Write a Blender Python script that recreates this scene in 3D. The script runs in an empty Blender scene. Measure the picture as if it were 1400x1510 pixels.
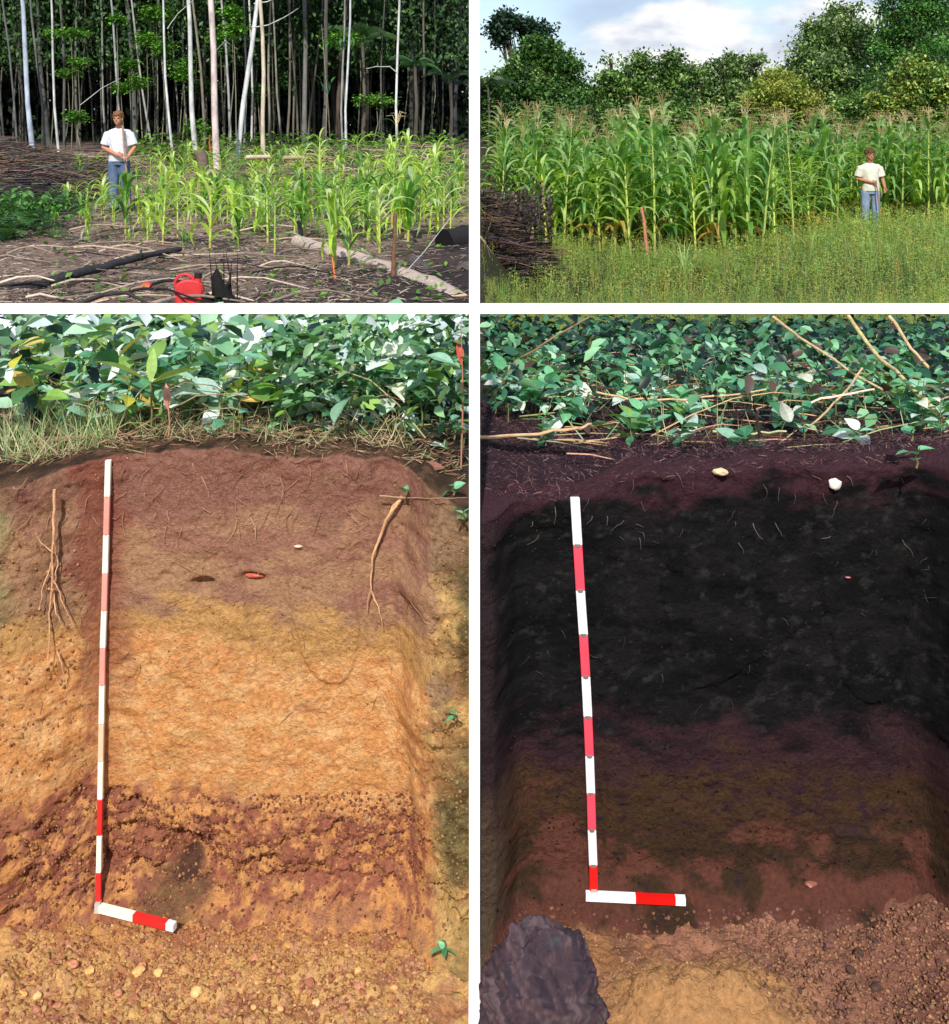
import bpy, math, random
import numpy as np
from mathutils import Vector, Matrix, Euler

R = random.Random(11)
NR = np.random.RandomState(5)
rad = math.radians
S = bpy.context.scene
col = S.collection

# ------------------------------------------------------------------ camera
F = 1600.0          # focal length in photograph pixels
CX, HY, CZ = 700.0, 205.0, 1.24
cd = bpy.data.cameras.new('camera'); cam = bpy.data.objects.new('camera', cd); col.objects.link(cam)
cam.location = (0, 0, CZ); cam.rotation_euler = (rad(90), 0, 0)
cd.sensor_fit = 'HORIZONTAL'; cd.sensor_width = 36; cd.lens = 36*F/1400
cd.shift_y = -(755-HY)/1400; cd.clip_end = 2000; cd.clip_start = .05
S.camera = cam

# ------------------------------------------------------------------ light
SUN_EL, SUN_AZ = 41, 3          # azimuth: degrees to the left of straight behind the camera
sl = bpy.data.lights.new('sun', 'SUN'); sl.energy = 3.6; sl.angle = rad(.8); sl.color = (1, .955, .88)
so = bpy.data.objects.new('sun', sl); col.objects.link(so)
sd = Vector((-math.sin(rad(SUN_AZ))*math.cos(rad(SUN_EL)), -math.cos(rad(SUN_AZ))*math.cos(rad(SUN_EL)), math.sin(rad(SUN_EL))))
so.rotation_euler = sd.to_track_quat('Z', 'Y').to_euler()
w = bpy.data.worlds.new('World'); S.world = w; w.use_nodes = True
nt = w.node_tree; N = nt.nodes; L = nt.links
N.clear()
out = N.new('ShaderNodeOutputWorld'); bg = N.new('ShaderNodeBackground'); L.new(bg.outputs[0], out.inputs[0])
bg.inputs[1].default_value = .13
sky = N.new('ShaderNodeTexSky'); sky.sky_type = 'NISHITA'; sky.sun_disc = False
sky.sun_elevation = rad(SUN_EL); sky.sun_rotation = math.atan2(sd.x, sd.y)
tc = N.new('ShaderNodeTexCoord')
mp = N.new('ShaderNodeMapping'); mp.inputs['Scale'].default_value = (1, 1, 2.2); L.new(tc.outputs['Generated'], mp.inputs[0])
def wnoise(scale, det, rough, src=mp):
    n = N.new('ShaderNodeTexNoise'); n.inputs['Scale'].default_value = scale; n.inputs['Detail'].default_value = det
    n.inputs['Roughness'].default_value = rough; L.new(src.outputs[0], n.inputs['Vector']); return n
def wramp(src, a, b):
    m = N.new('ShaderNodeMapRange'); m.interpolation_type = 'SMOOTHSTEP'; m.inputs['From Min'].default_value = a; m.inputs['From Max'].default_value = b
    L.new(src, m.inputs['Value']); return m
def wmath(op, a, b):
    m = N.new('ShaderNodeMath'); m.operation = op
    for i, v in enumerate((a, b)):
        if isinstance(v, (int, float)): m.inputs[i].default_value = v
        else: L.new(v, m.inputs[i])
    return m
n1 = wnoise(7.5, 9, .52); n2 = wnoise(3, 5, .5)
def bank(dx, dz, r):     # one big cumulus bank standing in that direction of the sky
    d = N.new('ShaderNodeVectorMath'); d.operation = 'DISTANCE'; L.new(mp.outputs[0], d.inputs[0]); v = Vector((dx, 1, dz)).normalized(); d.inputs[1].default_value = (v.x, v.y, v.z*2.2)
    m = N.new('ShaderNodeMapRange'); m.inputs['From Min'].default_value = 0; m.inputs['From Max'].default_value = r; m.inputs['To Min'].default_value = .42; m.inputs['To Max'].default_value = 0
    L.new(d.outputs['Value'], m.inputs['Value']); return m.outputs[0]
bsum = wmath('MAXIMUM', bank(.20, .085, .155), bank(.31, .085, .15))
thick = wmath('ADD', n1.outputs[0], bsum.outputs[0])
thin = wramp(n2.outputs[0], .32, .62)
cm = wramp(thick.outputs[0], .60, .76)
m1 = N.new('ShaderNodeMix'); m1.data_type = 'RGBA'
thin2 = wmath('MULTIPLY', thin.outputs[0], .85)
L.new(thin2.outputs[0], m1.inputs[0]); L.new(sky.outputs[0], m1.inputs[6]); m1.inputs[7].default_value = (2.5, 2.95, 4.1, 1)
m2 = N.new('ShaderNodeMix'); m2.data_type = 'RGBA'; n3 = wnoise(13, 6, .55)
cc = N.new('ShaderNodeMix'); cc.data_type = 'RGBA'; cc.inputs[6].default_value = (3.7, 4.0, 4.7, 1); cc.inputs[7].default_value = (5.9, 5.9, 5.85, 1)
sh = wramp(n3.outputs[0], .35, .6); L.new(sh.outputs[0], cc.inputs[0])
L.new(cm.outputs[0], m2.inputs[0]); L.new(m1.outputs[2], m2.inputs[6]); L.new(cc.outputs[2], m2.inputs[7])
L.new(m2.outputs[2], bg.inputs[0])
S.view_settings.view_transform = 'Standard'; S.view_settings.look = 'None'; S.view_settings.exposure = .48; S.view_settings.gamma = 1
S.view_settings.use_curve_mapping = False
S.render.engine = 'CYCLES'
S.cycles.max_bounces = 6; S.cycles.transparent_max_bounces = 6

# ------------------------------------------------------------------ helpers
def s2l(c): return tuple(((v/255)/12.92 if v/255 <= .04045 else ((v/255+.055)/1.055)**2.4) for v in c)
def at(px, py, d): return Vector(((px-CX)*d/F, d, CZ+(HY-py)*d/F))
def sstep(a, b, x):
    t = np.clip((np.asarray(x, float)-a)/(b-a), 0, 1); return t*t*(3-2*t)
_h = np.random.RandomState(77).rand(256, 256)
def vn(x, y):
    x = np.asarray(x, float); y = np.asarray(y, float)
    xi = np.floor(x).astype(int); yi = np.floor(y).astype(int); fx = x-xi; fy = y-yi
    fx = fx*fx*(3-2*fx); fy = fy*fy*(3-2*fy)
    a = _h[xi & 255, yi & 255]; b = _h[(xi+1) & 255, yi & 255]; c = _h[xi & 255, (yi+1) & 255]; d = _h[(xi+1) & 255, (yi+1) & 255]
    return a*(1-fx)*(1-fy)+b*fx*(1-fy)+c*(1-fx)*fy+d*fx*fy
def fbm(x, y, o=5, r=.5):
    s = 0; a = 1; t = 0
    x = np.asarray(x, float); y = np.asarray(y, float)
    for i in range(o): s = s+a*vn(x+17.3*i, y+9.1*i); t += a; a *= r; x = x*2.03; y = y*2.03
    return s/t
def mixc(a, b, t): t = np.asarray(t)[..., None]; return a*(1-t)+b*t

def material(name, rough=.8, trans=0, bump=0, bscale=60, var=.25, vscale=30, base=None, rnd=.0, spec=.3, streak=(1, 1, 1), sat=0):
    m = bpy.data.materials.new(name); m.use_nodes = True; t = m.node_tree; n = t.nodes; l = t.links
    p = n['Principled BSDF']; p.inputs['Roughness'].default_value = rough; p.inputs['Specular IOR Level'].default_value = spec
    if base is None:
        a = n.new('ShaderNodeAttribute'); a.attribute_name = 'Col'; c = a.outputs['Color']
    else:
        a = n.new('ShaderNodeRGB'); a.outputs[0].default_value = (*s2l(base), 1); c = a.outputs[0]
    tcn = n.new('ShaderNodeTexCoord'); mpn = n.new('ShaderNodeMapping'); mpn.inputs['Scale'].default_value = streak; l.new(tcn.outputs['Object'], mpn.inputs[0])
    nz = n.new('ShaderNodeTexNoise'); nz.inputs['Scale'].default_value = vscale; nz.inputs['Detail'].default_value = 6; nz.inputs['Roughness'].default_value = .65
    l.new(mpn.outputs[0], nz.inputs['Vector'])
    mr = n.new('ShaderNodeMapRange'); mr.inputs['From Min'].default_value = .25; mr.inputs['From Max'].default_value = .75
    mr.inputs['To Min'].default_value = 1-var; mr.inputs['To Max'].default_value = 1+var; l.new(nz.outputs[0], mr.inputs['Value'])
    v = mr.outputs[0]
    if rnd:
        oi = n.new('ShaderNodeObjectInfo'); r2 = n.new('ShaderNodeMapRange'); r2.inputs['To Min'].default_value = 1-rnd; r2.inputs['To Max'].default_value = 1+rnd
        l.new(oi.outputs['Random'], r2.inputs['Value']); mm = n.new('ShaderNodeMath'); mm.operation = 'MULTIPLY'; l.new(v, mm.inputs[0]); l.new(r2.outputs[0], mm.inputs[1]); v = mm.outputs[0]
    vm = n.new('ShaderNodeVectorMath'); vm.operation = 'SCALE'; l.new(c, vm.inputs[0]); l.new(v, vm.inputs['Scale'])
    l.new(vm.outputs[0], p.inputs['Base Color'])
    if bump:
        b = n.new('ShaderNodeBump'); b.inputs['Strength'].default_value = bump; b.inputs['Distance'].default_value = .02
        nb = n.new('ShaderNodeTexNoise'); nb.inputs['Scale'].default_value = bscale; nb.inputs['Detail'].default_value = 8; nb.inputs['Roughness'].default_value = .7
        l.new(mpn.outputs[0], nb.inputs['Vector']); l.new(nb.outputs[0], b.inputs['Height']); l.new(b.outputs[0], p.inputs['Normal'])
    if trans:
        tr = n.new('ShaderNodeBsdfTranslucent'); ms = n.new('ShaderNodeMixShader'); ms.inputs[0].default_value = trans
        tv = n.new('ShaderNodeVectorMath'); tv.operation = 'MULTIPLY'; tv.inputs[1].default_value = (1.25, 1.35, .6); l.new(vm.outputs[0], tv.inputs[0])
        l.new(tv.outputs[0], tr.inputs[0]); l.new(p.outputs[0], ms.inputs[1]); l.new(tr.outputs[0], ms.inputs[2]); l.new(ms.outputs[0], n['Material Output'].inputs[0])
    return m

M = dict(
 soil=material('soil', .95, bump=1, bscale=95, var=.34, vscale=85, spec=.1),
 earth=material('burnt_earth', .95, bump=.8, bscale=25, var=.4, vscale=14, spec=.1),
 leaf=material('leaf', .42, trans=.3, var=.2, vscale=9, rnd=.15, spec=.4),
 dleaf=material('tree_leaf', .5, trans=.22, var=.3, vscale=1.2, rnd=.1, spec=.3),
 maize=material('maize_leaf', .45, trans=.5, var=.18, vscale=12, rnd=.12, spec=.35),
 stalk=material('stalk', .6, var=.2, vscale=20, rnd=.12),
 bark=material('pale_bark', .9, bump=.5, bscale=12, var=.6, vscale=5, rnd=.25, streak=(1, 1, .4), spec=.1),
 wood=material('wood', .9, bump=.6, bscale=50, var=.45, vscale=25, rnd=.2, spec=.1),
 char=material('charred_wood', .8, bump=.9, bscale=60, var=.5, vscale=30, spec=.25),
 white=material('white_paint', .6, var=.03, vscale=6, base=(246, 246, 244), bump=.1, bscale=30),
 rodw=material('rod_paint', .5, var=.16, vscale=16, rnd=.0),
 cloth=material('cloth', .95, var=.12, vscale=16, spec=.05, bump=.25, bscale=18),
 skin=material('skin', .6, var=.08, vscale=20),
 hair=material('hair', .7, var=.4, vscale=60, bump=.6, bscale=120),
 clod=material('clod', .95, bump=.0, var=.3, vscale=2.2, spec=.1),
 plastic=material('plastic', .5, var=.22, vscale=9, spec=.4, bump=.05, bscale=20),
)

def link(o, parent=None):
    col.objects.link(o)
    if parent is not None: o.parent = parent
    return o
def tag(o, label=None, cat=None, group=None, kind=None):
    if label: o['label'] = label
    if cat: o['category'] = cat
    if group: o['group'] = group
    if kind: o['kind'] = kind
    return o
def empty(name, loc=(0, 0, 0), rz=0):
    o = bpy.data.objects.new(name, None); o.empty_display_size = .1; o.location = loc; o.rotation_euler = (0, 0, rz); return link(o)
def copy_tree(o, parent=None):
    c = o.copy(); col.objects.link(c); c.parent = parent
    for ch in list(o.children): copy_tree(ch, c)
    return c

class MB:
    def __init__(s): s.V = []; s.Fc = []; s.C = []
    def add(s, V, Fs, c):
        k = len(s.V); s.V.extend([tuple(v) for v in V]); s.Fc.extend([tuple(i+k for i in f) for f in Fs])
        s.C.extend([c]*len(Fs))
    def tube(s, pts, rr, c, n=6, cap=True, wob=0, rng=R, c2=None):
        pts = [Vector(p) for p in pts]; m = len(pts)
        if isinstance(rr, (int, float)): rr = [rr]*m
        V = []; up = Vector((0.13, .91, .38)).normalized()
        for i, p in enumerate(pts):
            d = (pts[min(i+1, m-1)]-pts[max(i-1, 0)]).normalized()
            a = d.cross(up)
            if a.length < .05: a = d.cross(Vector((1, 0, 0)))
            a.normalize(); b = d.cross(a).normalized()
            for k in range(n):
                an = 2*math.pi*k/n; r = rr[i]*(1+(rng.uniform(-wob, wob) if wob else 0))
                V.append(p+a*(math.cos(an)*r)+b*(math.sin(an)*r))
        Fs = [(i*n+k, i*n+(k+1) % n, (i+1)*n+(k+1) % n, (i+1)*n+k) for i in range(m-1) for k in range(n)]
        s.add(V, Fs, c)
        if cap: s.add([V[k] for k in range(n)], [tuple(range(n))[::-1]], c2 or c); s.add([V[(m-1)*n+k] for k in range(n)], [tuple(range(n))], c2 or c)
    def box(s, lo, hi, c):
        (a, b, d), (e, f, g) = lo, hi
        s.add([(a, b, d), (e, b, d), (e, f, d), (a, f, d), (a, b, g), (e, b, g), (e, f, g), (a, f, g)],
              [(0, 3, 2, 1), (4, 5, 6, 7), (0, 1, 5, 4), (1, 2, 6, 5), (2, 3, 7, 6), (3, 0, 4, 7)], c)
    def mesh(s, name, mat, smooth=True):
        me = bpy.data.meshes.new(name); me.from_pydata(s.V, [], s.Fc)
        at_ = me.attributes.new('Col', 'FLOAT_COLOR', 'FACE')
        at_.data.foreach_set('color', np.array([(*c, 1) for c in s.C], dtype=np.float32).ravel())
        me.materials.append(mat)
        if smooth: me.polygons.foreach_set('use_smooth', [True]*len(me.polygons))
        return me
    def build(s, name, mat, parent=None, smooth=True):
        return link(bpy.data.objects.new(name, s.mesh(name, mat, smooth)), parent)

def array_mesh(name, V, Fq, C, mat, dom='FACE', smooth=False):
    me = bpy.data.meshes.new(name); V = np.asarray(V, np.float32); Fq = np.asarray(Fq, np.int32); k = Fq.shape[1]
    me.vertices.add(len(V)); me.vertices.foreach_set('co', V.ravel())
    me.loops.add(Fq.size); me.loops.foreach_set('vertex_index', Fq.ravel())
    me.polygons.add(len(Fq)); me.polygons.foreach_set('loop_start', np.arange(0, Fq.size, k, dtype=np.int32))
    me.update(calc_edges=True)
    a = me.attributes.new('Col', 'FLOAT_COLOR', dom); C = np.asarray(C, np.float32)
    C4 = np.ones((len(C), 4), np.float32); C4[:, :3] = C; a.data.foreach_set('color', C4.ravel())
    if smooth: me.polygons.foreach_set('use_smooth', np.ones(len(Fq), bool))
    me.materials.append(mat); return me
# templates (verts, quads)
LEAF1 = (np.array([(0, 0, 0), (.27, .5, .09), (0, 1, -.03), (-.27, .5, .09)]), np.array([(0, 1, 2, 3)]))
LEAF2 = (np.array([(0, 0, 0), (.25, .35, .09), (0, .4, 0), (-.25, .35, .09), (.2, .7, .02), (0, .75, -.04), (-.2, .7, .02), (0, 1, -.16)]),
         np.array([(0, 1, 2, 2), (0, 2, 3, 3), (2, 1, 4, 5), (3, 2, 5, 6), (5, 4, 7, 7), (6, 5, 7, 7)]))
SLIV = (np.array([(-.5, -.03, 0), (.5, -.02, 0), (.5, .03, .01), (-.5, .03, .01), (0, 0, .05)]), np.array([(0, 1, 4, 4), (1, 2, 4, 4), (2, 3, 4, 4), (3, 0, 4, 4)]))
BLADE = (np.array([(-.03, 0, 0), (.03, 0, 0), (.022, .1, .55), (-.022, .1, .55), (0, .3, 1.)]), np.array([(0, 1, 2, 3), (3, 2, 4, 4)]))
def cloud(tmpl, P, size, C, rot='any', tilt=.9, rs=NR):
    """many small leaves / slivers: returns V, F, C (tris as faces with the repeated corner dropped later)"""
    TV, TF = tmpl; n = len(P); size = np.broadcast_to(size, (n,))
    az = rs.rand(n)*2*np.pi
    if rot == 'any': ax = rs.rand(n)*2*np.pi; ay = rs.rand(n)*2*np.pi
    else: ax = (rs.rand(n)-.5)*2*tilt; ay = (rs.rand(n)-.5)*2*tilt
    ca, sa = np.cos(az), np.sin(az); cx, sx = np.cos(ax), np.sin(ax); cy, sy = np.cos(ay), np.sin(ay); o = np.zeros(n); i = np.ones(n)
    Rz = np.array([[ca, -sa, o], [sa, ca, o], [o, o, i]]).transpose(2, 0, 1); Rx = np.array([[i, o, o], [o, cx, -sx], [o, sx, cx]]).transpose(2, 0, 1)
    Ry = np.array([[cy, o, sy], [o, i, o], [-sy, o, cy]]).transpose(2, 0, 1)
    Mx = Rz@Rx@Ry
    V = np.einsum('nij,vj->nvi', Mx, TV)*size[:, None, None]+P[:, None, :]
    Fq = TF[None]+(np.arange(n)*len(TV))[:, None, None]
    Cf = np.repeat(C, len(TF), axis=0)
    return V.reshape(-1, 3), Fq.reshape(-1, 4), Cf
def cloud_mesh(name, parts, mat):
    V = []; Fs = []; C = []; k = 0
    for v, f, c in parts: V.append(v); Fs.append(f+k); C.append(c); k += len(v)
    V = np.concatenate(V); Fs = np.concatenate(Fs); C = np.concatenate(C)
    tri = Fs[:, 2] == Fs[:, 3]
    T = np.concatenate([Fs[tri][:, :3], Fs[~tri][:, [0, 1, 2]], Fs[~tri][:, [0, 2, 3]]]); Ct = np.concatenate([C[tri], C[~tri], C[~tri]])
    return array_mesh(name, V, T, Ct, mat)
def pick(cols, n, jit=.15, rs=NR):
    a = np.array([s2l(c) for c in cols]); i = rs.randint(0, len(a), n); return a[i]*(1+(rs.rand(n, 1)-.5)*2*jit)

# ------------------------------------------------------------------ terrain
def GL(y): return np.interp(y, [-50, 2.9, 5, 8, 18.5, 24, 30, 60, 400], [.4, .4, .2, 0, 0, .45, 1.0, 1.5, 4])
def GR(y): return np.interp(y, [-50, 2.9, 4, 8, 12.3, 60, 400], [.33, .33, .24, -.25, -.65, -.65, 2])
def ground(x, y):
    x = np.asarray(x, float); y = np.asarray(y, float)
    w_ = sstep(0, 1, (x+.02)/(.05*np.maximum(y, 3)))
    z = GL(y)*(1-w_)+GR(y)*w_
    near = sstep(12, 3, y)
    z = z+(fbm(x*2.2+5, y*2.2, 4)-.5)*(.05+.04*near)+(fbm(x*11, y*11+3, 3)-.5)*.02
    return z
def gz(x, y): return float(ground(x, y))
def edge_z(x):      # upper lip of the pit
    x = np.asarray(x, float)
    zl = np.interp(x, [-3.5, -1.26, -1.05, -.9, -.5, -.25, -.1, 0], [.36, .35, .37, .405, .40, .385, .34, .28])
    zr = np.interp(x, [0, .1, .3, .45, .62, 1.0, 1.26, 3.5], [.28, .275, .27, .33, .345, .35, .38, .38])
    return np.where(x < 0, zl, zr)+(fbm(x*9, x*0+2, 4)-.5)*.05
def ground2(x, y):
    b = sstep(3.5, 2.9, y); return ground(x, y)*(1-b)+(edge_z(x)+.0)*b
ys = [2.95]
while ys[-1] < 420: ys.append(ys[-1]*1.012+.002)
xs = list(np.arange(-3.2, 3.21, .04)); q = 3.2
side = []
while q < 300: q = q*1.03+.03; side.append(q)
xs = np.array([-v for v in side[::-1]]+xs+side)
def grid_mesh(name, X, Y, Z, C, mat, mask=None):
    a, b = X.shape; V = np.stack([X, Y, Z], -1).reshape(-1, 3); idx = np.arange(a*b).reshape(a, b)
    Fq = np.stack([idx[:-1, :-1], idx[:-1, 1:], idx[1:, 1:], idx[1:, :-1]], -1).reshape(-1, 4)
    if mask is not None: Fq = Fq[mask.reshape(-1)]
    return array_mesh(name, V, Fq, C.reshape(-1, 3), mat, 'POINT', True)
def ground_col(X, Y):
    n = fbm(X*1.3, Y*1.3, 5); n2 = fbm(X*6+3, Y*6, 4)
    a = np.array(s2l((138, 116, 104))); b = np.array(s2l((70, 60, 58))); k = np.array(s2l((28, 27, 31))); r = np.array(s2l((52, 38, 44))); g = np.array(s2l((60, 62, 36)))
    c = mixc(a, b, sstep(.4, .62, n)); c = mixc(c, a*1.15, sstep(.55, .7, n2)*.6)
    burn = sstep(-.35, .15, (X/np.maximum(Y, 1)+.085)+(n-.5)*.12)*sstep(19, 12, Y)
    burn = np.maximum(sstep(-.11, -.06, X/np.maximum(Y, 1)+(n-.5)*.1)*sstep(15.5, 12, Y), .85*sstep(-.36, -.42, X/np.maximum(Y, 1)+(n-.5)*.05)*sstep(9, 20, Y))
    c = mixc(c, k, burn*.8)
    c = mixc(c, b*.8, sstep(11, 9.4, Y)*.45*sstep(.4, .6, n))
    right = sstep(-.02, .05, X)
    gl = np.array(s2l((70, 60, 48)))
    rr = mixc(np.broadcast_to(r, c.shape), np.broadcast_to(g, c.shape), sstep(3.6, 5, Y)*.7)
    rr = mixc(rr, np.broadcast_to(gl, c.shape), sstep(14, 17, Y))
    c = mixc(c, np.broadcast_to(gl*.6, c.shape), sstep(7, 4, Y)*(1-right)*.8)
    return mixc(c, rr, right)
Yg, Xg = np.meshgrid(np.array(ys), xs, indexing='ij')
Zg = ground2(Xg, Yg)
gnd = link(bpy.data.objects.new('ground', grid_mesh('ground', Xg, Yg, Zg, ground_col(Xg, Yg), M['earth']))); tag(gnd, kind='structure')
# banks beside and behind the camera, round the trench
mb = MB(); ec = s2l((96, 80, 60))
for (x0, x1, y0, y1) in ((-300, -3.2, -150, 2.95), (3.2, 300, -150, 2.95), (-3.2, 3.2, -150, -1.2)):
    mb.box((x0, y0, -1.4), (x1, y1, .34), ec)
tag(mb.build('trench_bank', M['earth'], smooth=False), kind='structure')

# ------------------------------------------------------------------ pit walls and floor
FL = -.80
def wallF(x, z):
    fx = np.interp(x, [-3.2, -1.60, -1.25, -1.15, -1.06, -.99, -.215, -.185, -.15, -.12, -.05, .03, .05, .075, .11, .14, 1.15, 1.19, 1.225, 1.5, 3.2],
                   [2.45, 2.66, 2.735, 2.79, 2.855, 2.9, 2.9, 2.88, 2.80, 2.755, 2.72, 2.72, 2.735, 2.80, 2.875, 2.9, 2.9, 2.86, 2.76, 2.6, 2.5])
    return fx
def PX(x): return 700+x*551.7
def PY(z): return HY+(CZ-z)*551.7
def lin(c): return np.array(s2l(c))
def blob(px, py, a, b, ra, rb, soft=.35, nz=0):
    d = np.sqrt(((px-a)/ra)**2+((py-b)/rb)**2)+nz; return sstep(1+soft, 1-soft, d)
xw = np.arange(-3.2, 3.2001, .0055); tw = np.linspace(0, 1, 235)
Xw, Tw = np.meshgrid(xw, tw); top = edge_z(Xw)
Zw = FL-.06+(top-FL+.06)*Tw
px, py = PX(Xw), PY(Zw); ARC = (2.9-wallF(Xw, Zw))*551.7*np.where(Xw < -.6, -1, 1); pxn = px+ARC; pxa = px+(fbm(px/40, py/40)-.5)*60; pya = py+(fbm(px/60+9, py/30, 5)-.5)*110
left = sstep(-.0, .03, Xw)*-1+1
wob_ = (fbm(Zw*5, Zw*0+1, 5)-.5)*(.05+.09*sstep(-.3, -.2, Xw)*sstep(0, -.05, Xw)); Fw = wallF(Xw+wob_*sstep(.02, -.08, Xw)+wob_*.5*sstep(.02, .1, Xw)+(fbm(Xw*12, Zw*12, 3)-.5)*.02, Zw)
# relief: clods and crumbs; rougher in the reddish pick-marked band at the foot of the left pit
Xn = pxn/551.7; nA = fbm(Xn*9, Zw*9, 5, .6)-.5; nB = fbm(Xn*38, Zw*38, 4, .7)-.5; nC = fbm(Xn*22, Zw*30+7, 4, .65)
bandL = left*sstep(1165, 1215, pya-.12*(px-300))*sstep(1375, 1300, pya)
bandL = np.maximum(bandL, left*blob(pxa, pya, 110, 1230, 90, 70))
side_l = sstep(-1.0, -1.08, Xw)+sstep(-.2, -.14, Xw)*sstep(.1, .06, Xw)
amp = .012+.03*bandL+.040*np.clip(side_l, 0, 1)*sstep(.06, -.03, Xw)+.010*sstep(760, 690, py)*left
Fw = Fw+nA*amp*1.2+nB*(.010+.018*bandL)
pits = sstep(.60, .74, nC); Fw = Fw+pits*(.006+.022*bandL)
ledge = sstep(.5, .6, fbm(Xn*4.1, Zw*14+3, 5)); Fw = Fw-ledge*.004*(1+2*bandL)
# spade marks: faint vertical and oblique facets in the cut face
Fw = Fw+(sstep(.5, .52, vn(Xn*7+Zw*1.2, Zw*2.3))-.5)*.011
Fw = Fw+.045*blob(px, py, 277, 1252, 28, 26, .5)*left+.03*blob(px, py, 300, 860, 16, 8, .5)+.03*blob(px, py, 372, 856, 20, 9, .5)
h = np.clip(Zw-FL, 0, 1); tal = np.where(Xw < 0, .09, .10)
Fw = Fw-.085*np.clip(1-h/tal, 0, 1)**1.7*(.6+.8*fbm(Xw*4, Xw*0+3, 3))
# crumbling lip
Fw = Fw-.02*sstep(.10, .02, top-Zw)*(fbm(Xw*16, Zw*20, 4)-.35)*2
# ---- colours
def wall_colour(px, py, pxa, pya, nA, nB, X, Z):
    pn = pxn; q1 = fbm(pn/55, py/35, 6, .62); q2 = fbm(pn/17+4, py/11, 5, .62); q3 = fbm(pn/90+2, py/40+8, 6, .62)
    redb = lin((156, 108, 94)); umb = lin((150, 118, 88)); brn = lin((184, 142, 108)); och = lin((208, 160, 100)); ora = lin((230, 164, 102)); ora2 = lin((240, 186, 126)); mar = lin((164, 98, 80))
    c = np.broadcast_to(redb, px.shape+(3,))
    c = mixc(c, umb, sstep(.50, .62, q1)*.6*sstep(300, 640, px)+.15)
    c = mixc(c, mixc(np.broadcast_to(brn, c.shape), redb*1.1, sstep(.42, .62, q3)*.7), sstep(730, 785, pya))
    c = mixc(c, och, sstep(878, 912, pya-.06*(px-300))*sstep(.36, .5, q2+.12))
    c = mixc(c, mixc(np.broadcast_to(ora, c.shape), ora2, sstep(.46, .6, q2)), sstep(915, 975, pya-.07*(px-300)))
    c = mixc(c, och*1.1, sstep(.62, .7, q3)*sstep(900, 940, py)*.55)
    c = mixc(c, lin((160, 92, 70)), sstep(.62, .7, q1)*.5*sstep(900, 1100, py))
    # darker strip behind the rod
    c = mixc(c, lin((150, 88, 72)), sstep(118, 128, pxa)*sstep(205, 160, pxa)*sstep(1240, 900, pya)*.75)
    band = sstep(1150, 1195, pya-.13*(px-300))*sstep(1365, 1300, pya)
    band = np.maximum(band, blob(pxa, pya, 130, 1240, 100, 85))
    c = mixc(c, mar, np.maximum(band, .75*sstep(1180, 1230, pya)*sstep(1350, 1330, py))*sstep(.42, .56, q2+(q1-.5)*.3+.03)*.92)
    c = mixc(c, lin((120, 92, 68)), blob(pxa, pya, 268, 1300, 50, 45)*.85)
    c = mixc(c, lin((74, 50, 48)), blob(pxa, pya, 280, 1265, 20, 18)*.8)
    c = mixc(c, lin((205, 158, 98)), sstep(1345, 1385, pya))
    # weathered outer faces
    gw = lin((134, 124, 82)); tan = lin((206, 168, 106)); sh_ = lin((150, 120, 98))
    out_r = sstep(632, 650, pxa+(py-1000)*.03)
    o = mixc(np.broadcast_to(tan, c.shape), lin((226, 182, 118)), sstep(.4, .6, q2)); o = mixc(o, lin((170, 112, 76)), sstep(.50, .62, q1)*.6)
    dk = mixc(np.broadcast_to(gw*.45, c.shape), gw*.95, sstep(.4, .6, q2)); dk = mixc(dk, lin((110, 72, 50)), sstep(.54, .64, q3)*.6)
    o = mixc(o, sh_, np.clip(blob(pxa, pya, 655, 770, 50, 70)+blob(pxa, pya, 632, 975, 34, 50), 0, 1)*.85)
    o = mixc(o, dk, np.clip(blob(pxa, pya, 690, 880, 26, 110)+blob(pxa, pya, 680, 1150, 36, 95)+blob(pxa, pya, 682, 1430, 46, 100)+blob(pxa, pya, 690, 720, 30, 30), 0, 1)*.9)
    c = mixc(c, o, out_r)
    ol = mixc(np.broadcast_to(lin((184, 168, 118)), c.shape), lin((138, 136, 92)), sstep(.42, .58, q2))
    c = mixc(c, ol, sstep(62, 30, pxa+(py-700)*.10)*sstep(1010, 950, pya)*sstep(690, 730, pya))
    c = mixc(c, lin((158, 120, 90)), sstep(130, 90, pxa)*sstep(915, 860, pya)*sstep(70, 95, pxa+(py-700)*.1)*.6)
    # ---- right pit
    blk = lin((30, 29, 30)); blk2 = lin((21, 21, 22)); pur = lin((74, 48, 56)); dbr = lin((86, 62, 42)); red = lin((122, 74, 62))
    r = mixc(np.broadcast_to(blk, c.shape), blk2, sstep(.45, .55, q1)); r = mixc(r, lin((58, 57, 55)), sstep(.60, .74, q2)*.6); r = mixc(r, lin((14, 14, 15)), sstep(.62, .72, q3)*.8)
    pyb = py+(fbm(px/45+9, py/25, 5)-.5)*150
    r = mixc(r, pur*.8, sstep(1040, 1110, pyb)*.85); r = mixc(r, dbr*.85, sstep(1085, 1190, pyb)*sstep(.36, .56, q2+.08))
    r = mixc(r, lin((62, 48, 36)), sstep(1180, 1230, pyb)*.6)
    r = mixc(r, red*.9, sstep(1230, 1310, pyb+(q1-.5)*320+(q3-.5)*160)*.8)
    r = mixc(r, mixc(np.broadcast_to(lin((140, 98, 84)), c.shape), lin((184, 136, 92)), blob(pxa, py, 860, 1370, 110, 60)), sstep(1322, 1345, pyb*.3+py*.7))
    r = mixc(r, lin((76, 46, 54)), sstep(748, 715, pya+.05*(px-1050))*.8)
    r = mixc(r, lin((92, 76, 62)), sstep(745, 722, pxa+(py-1300)*.03)*sstep(1080, 1180, pya))
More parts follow.
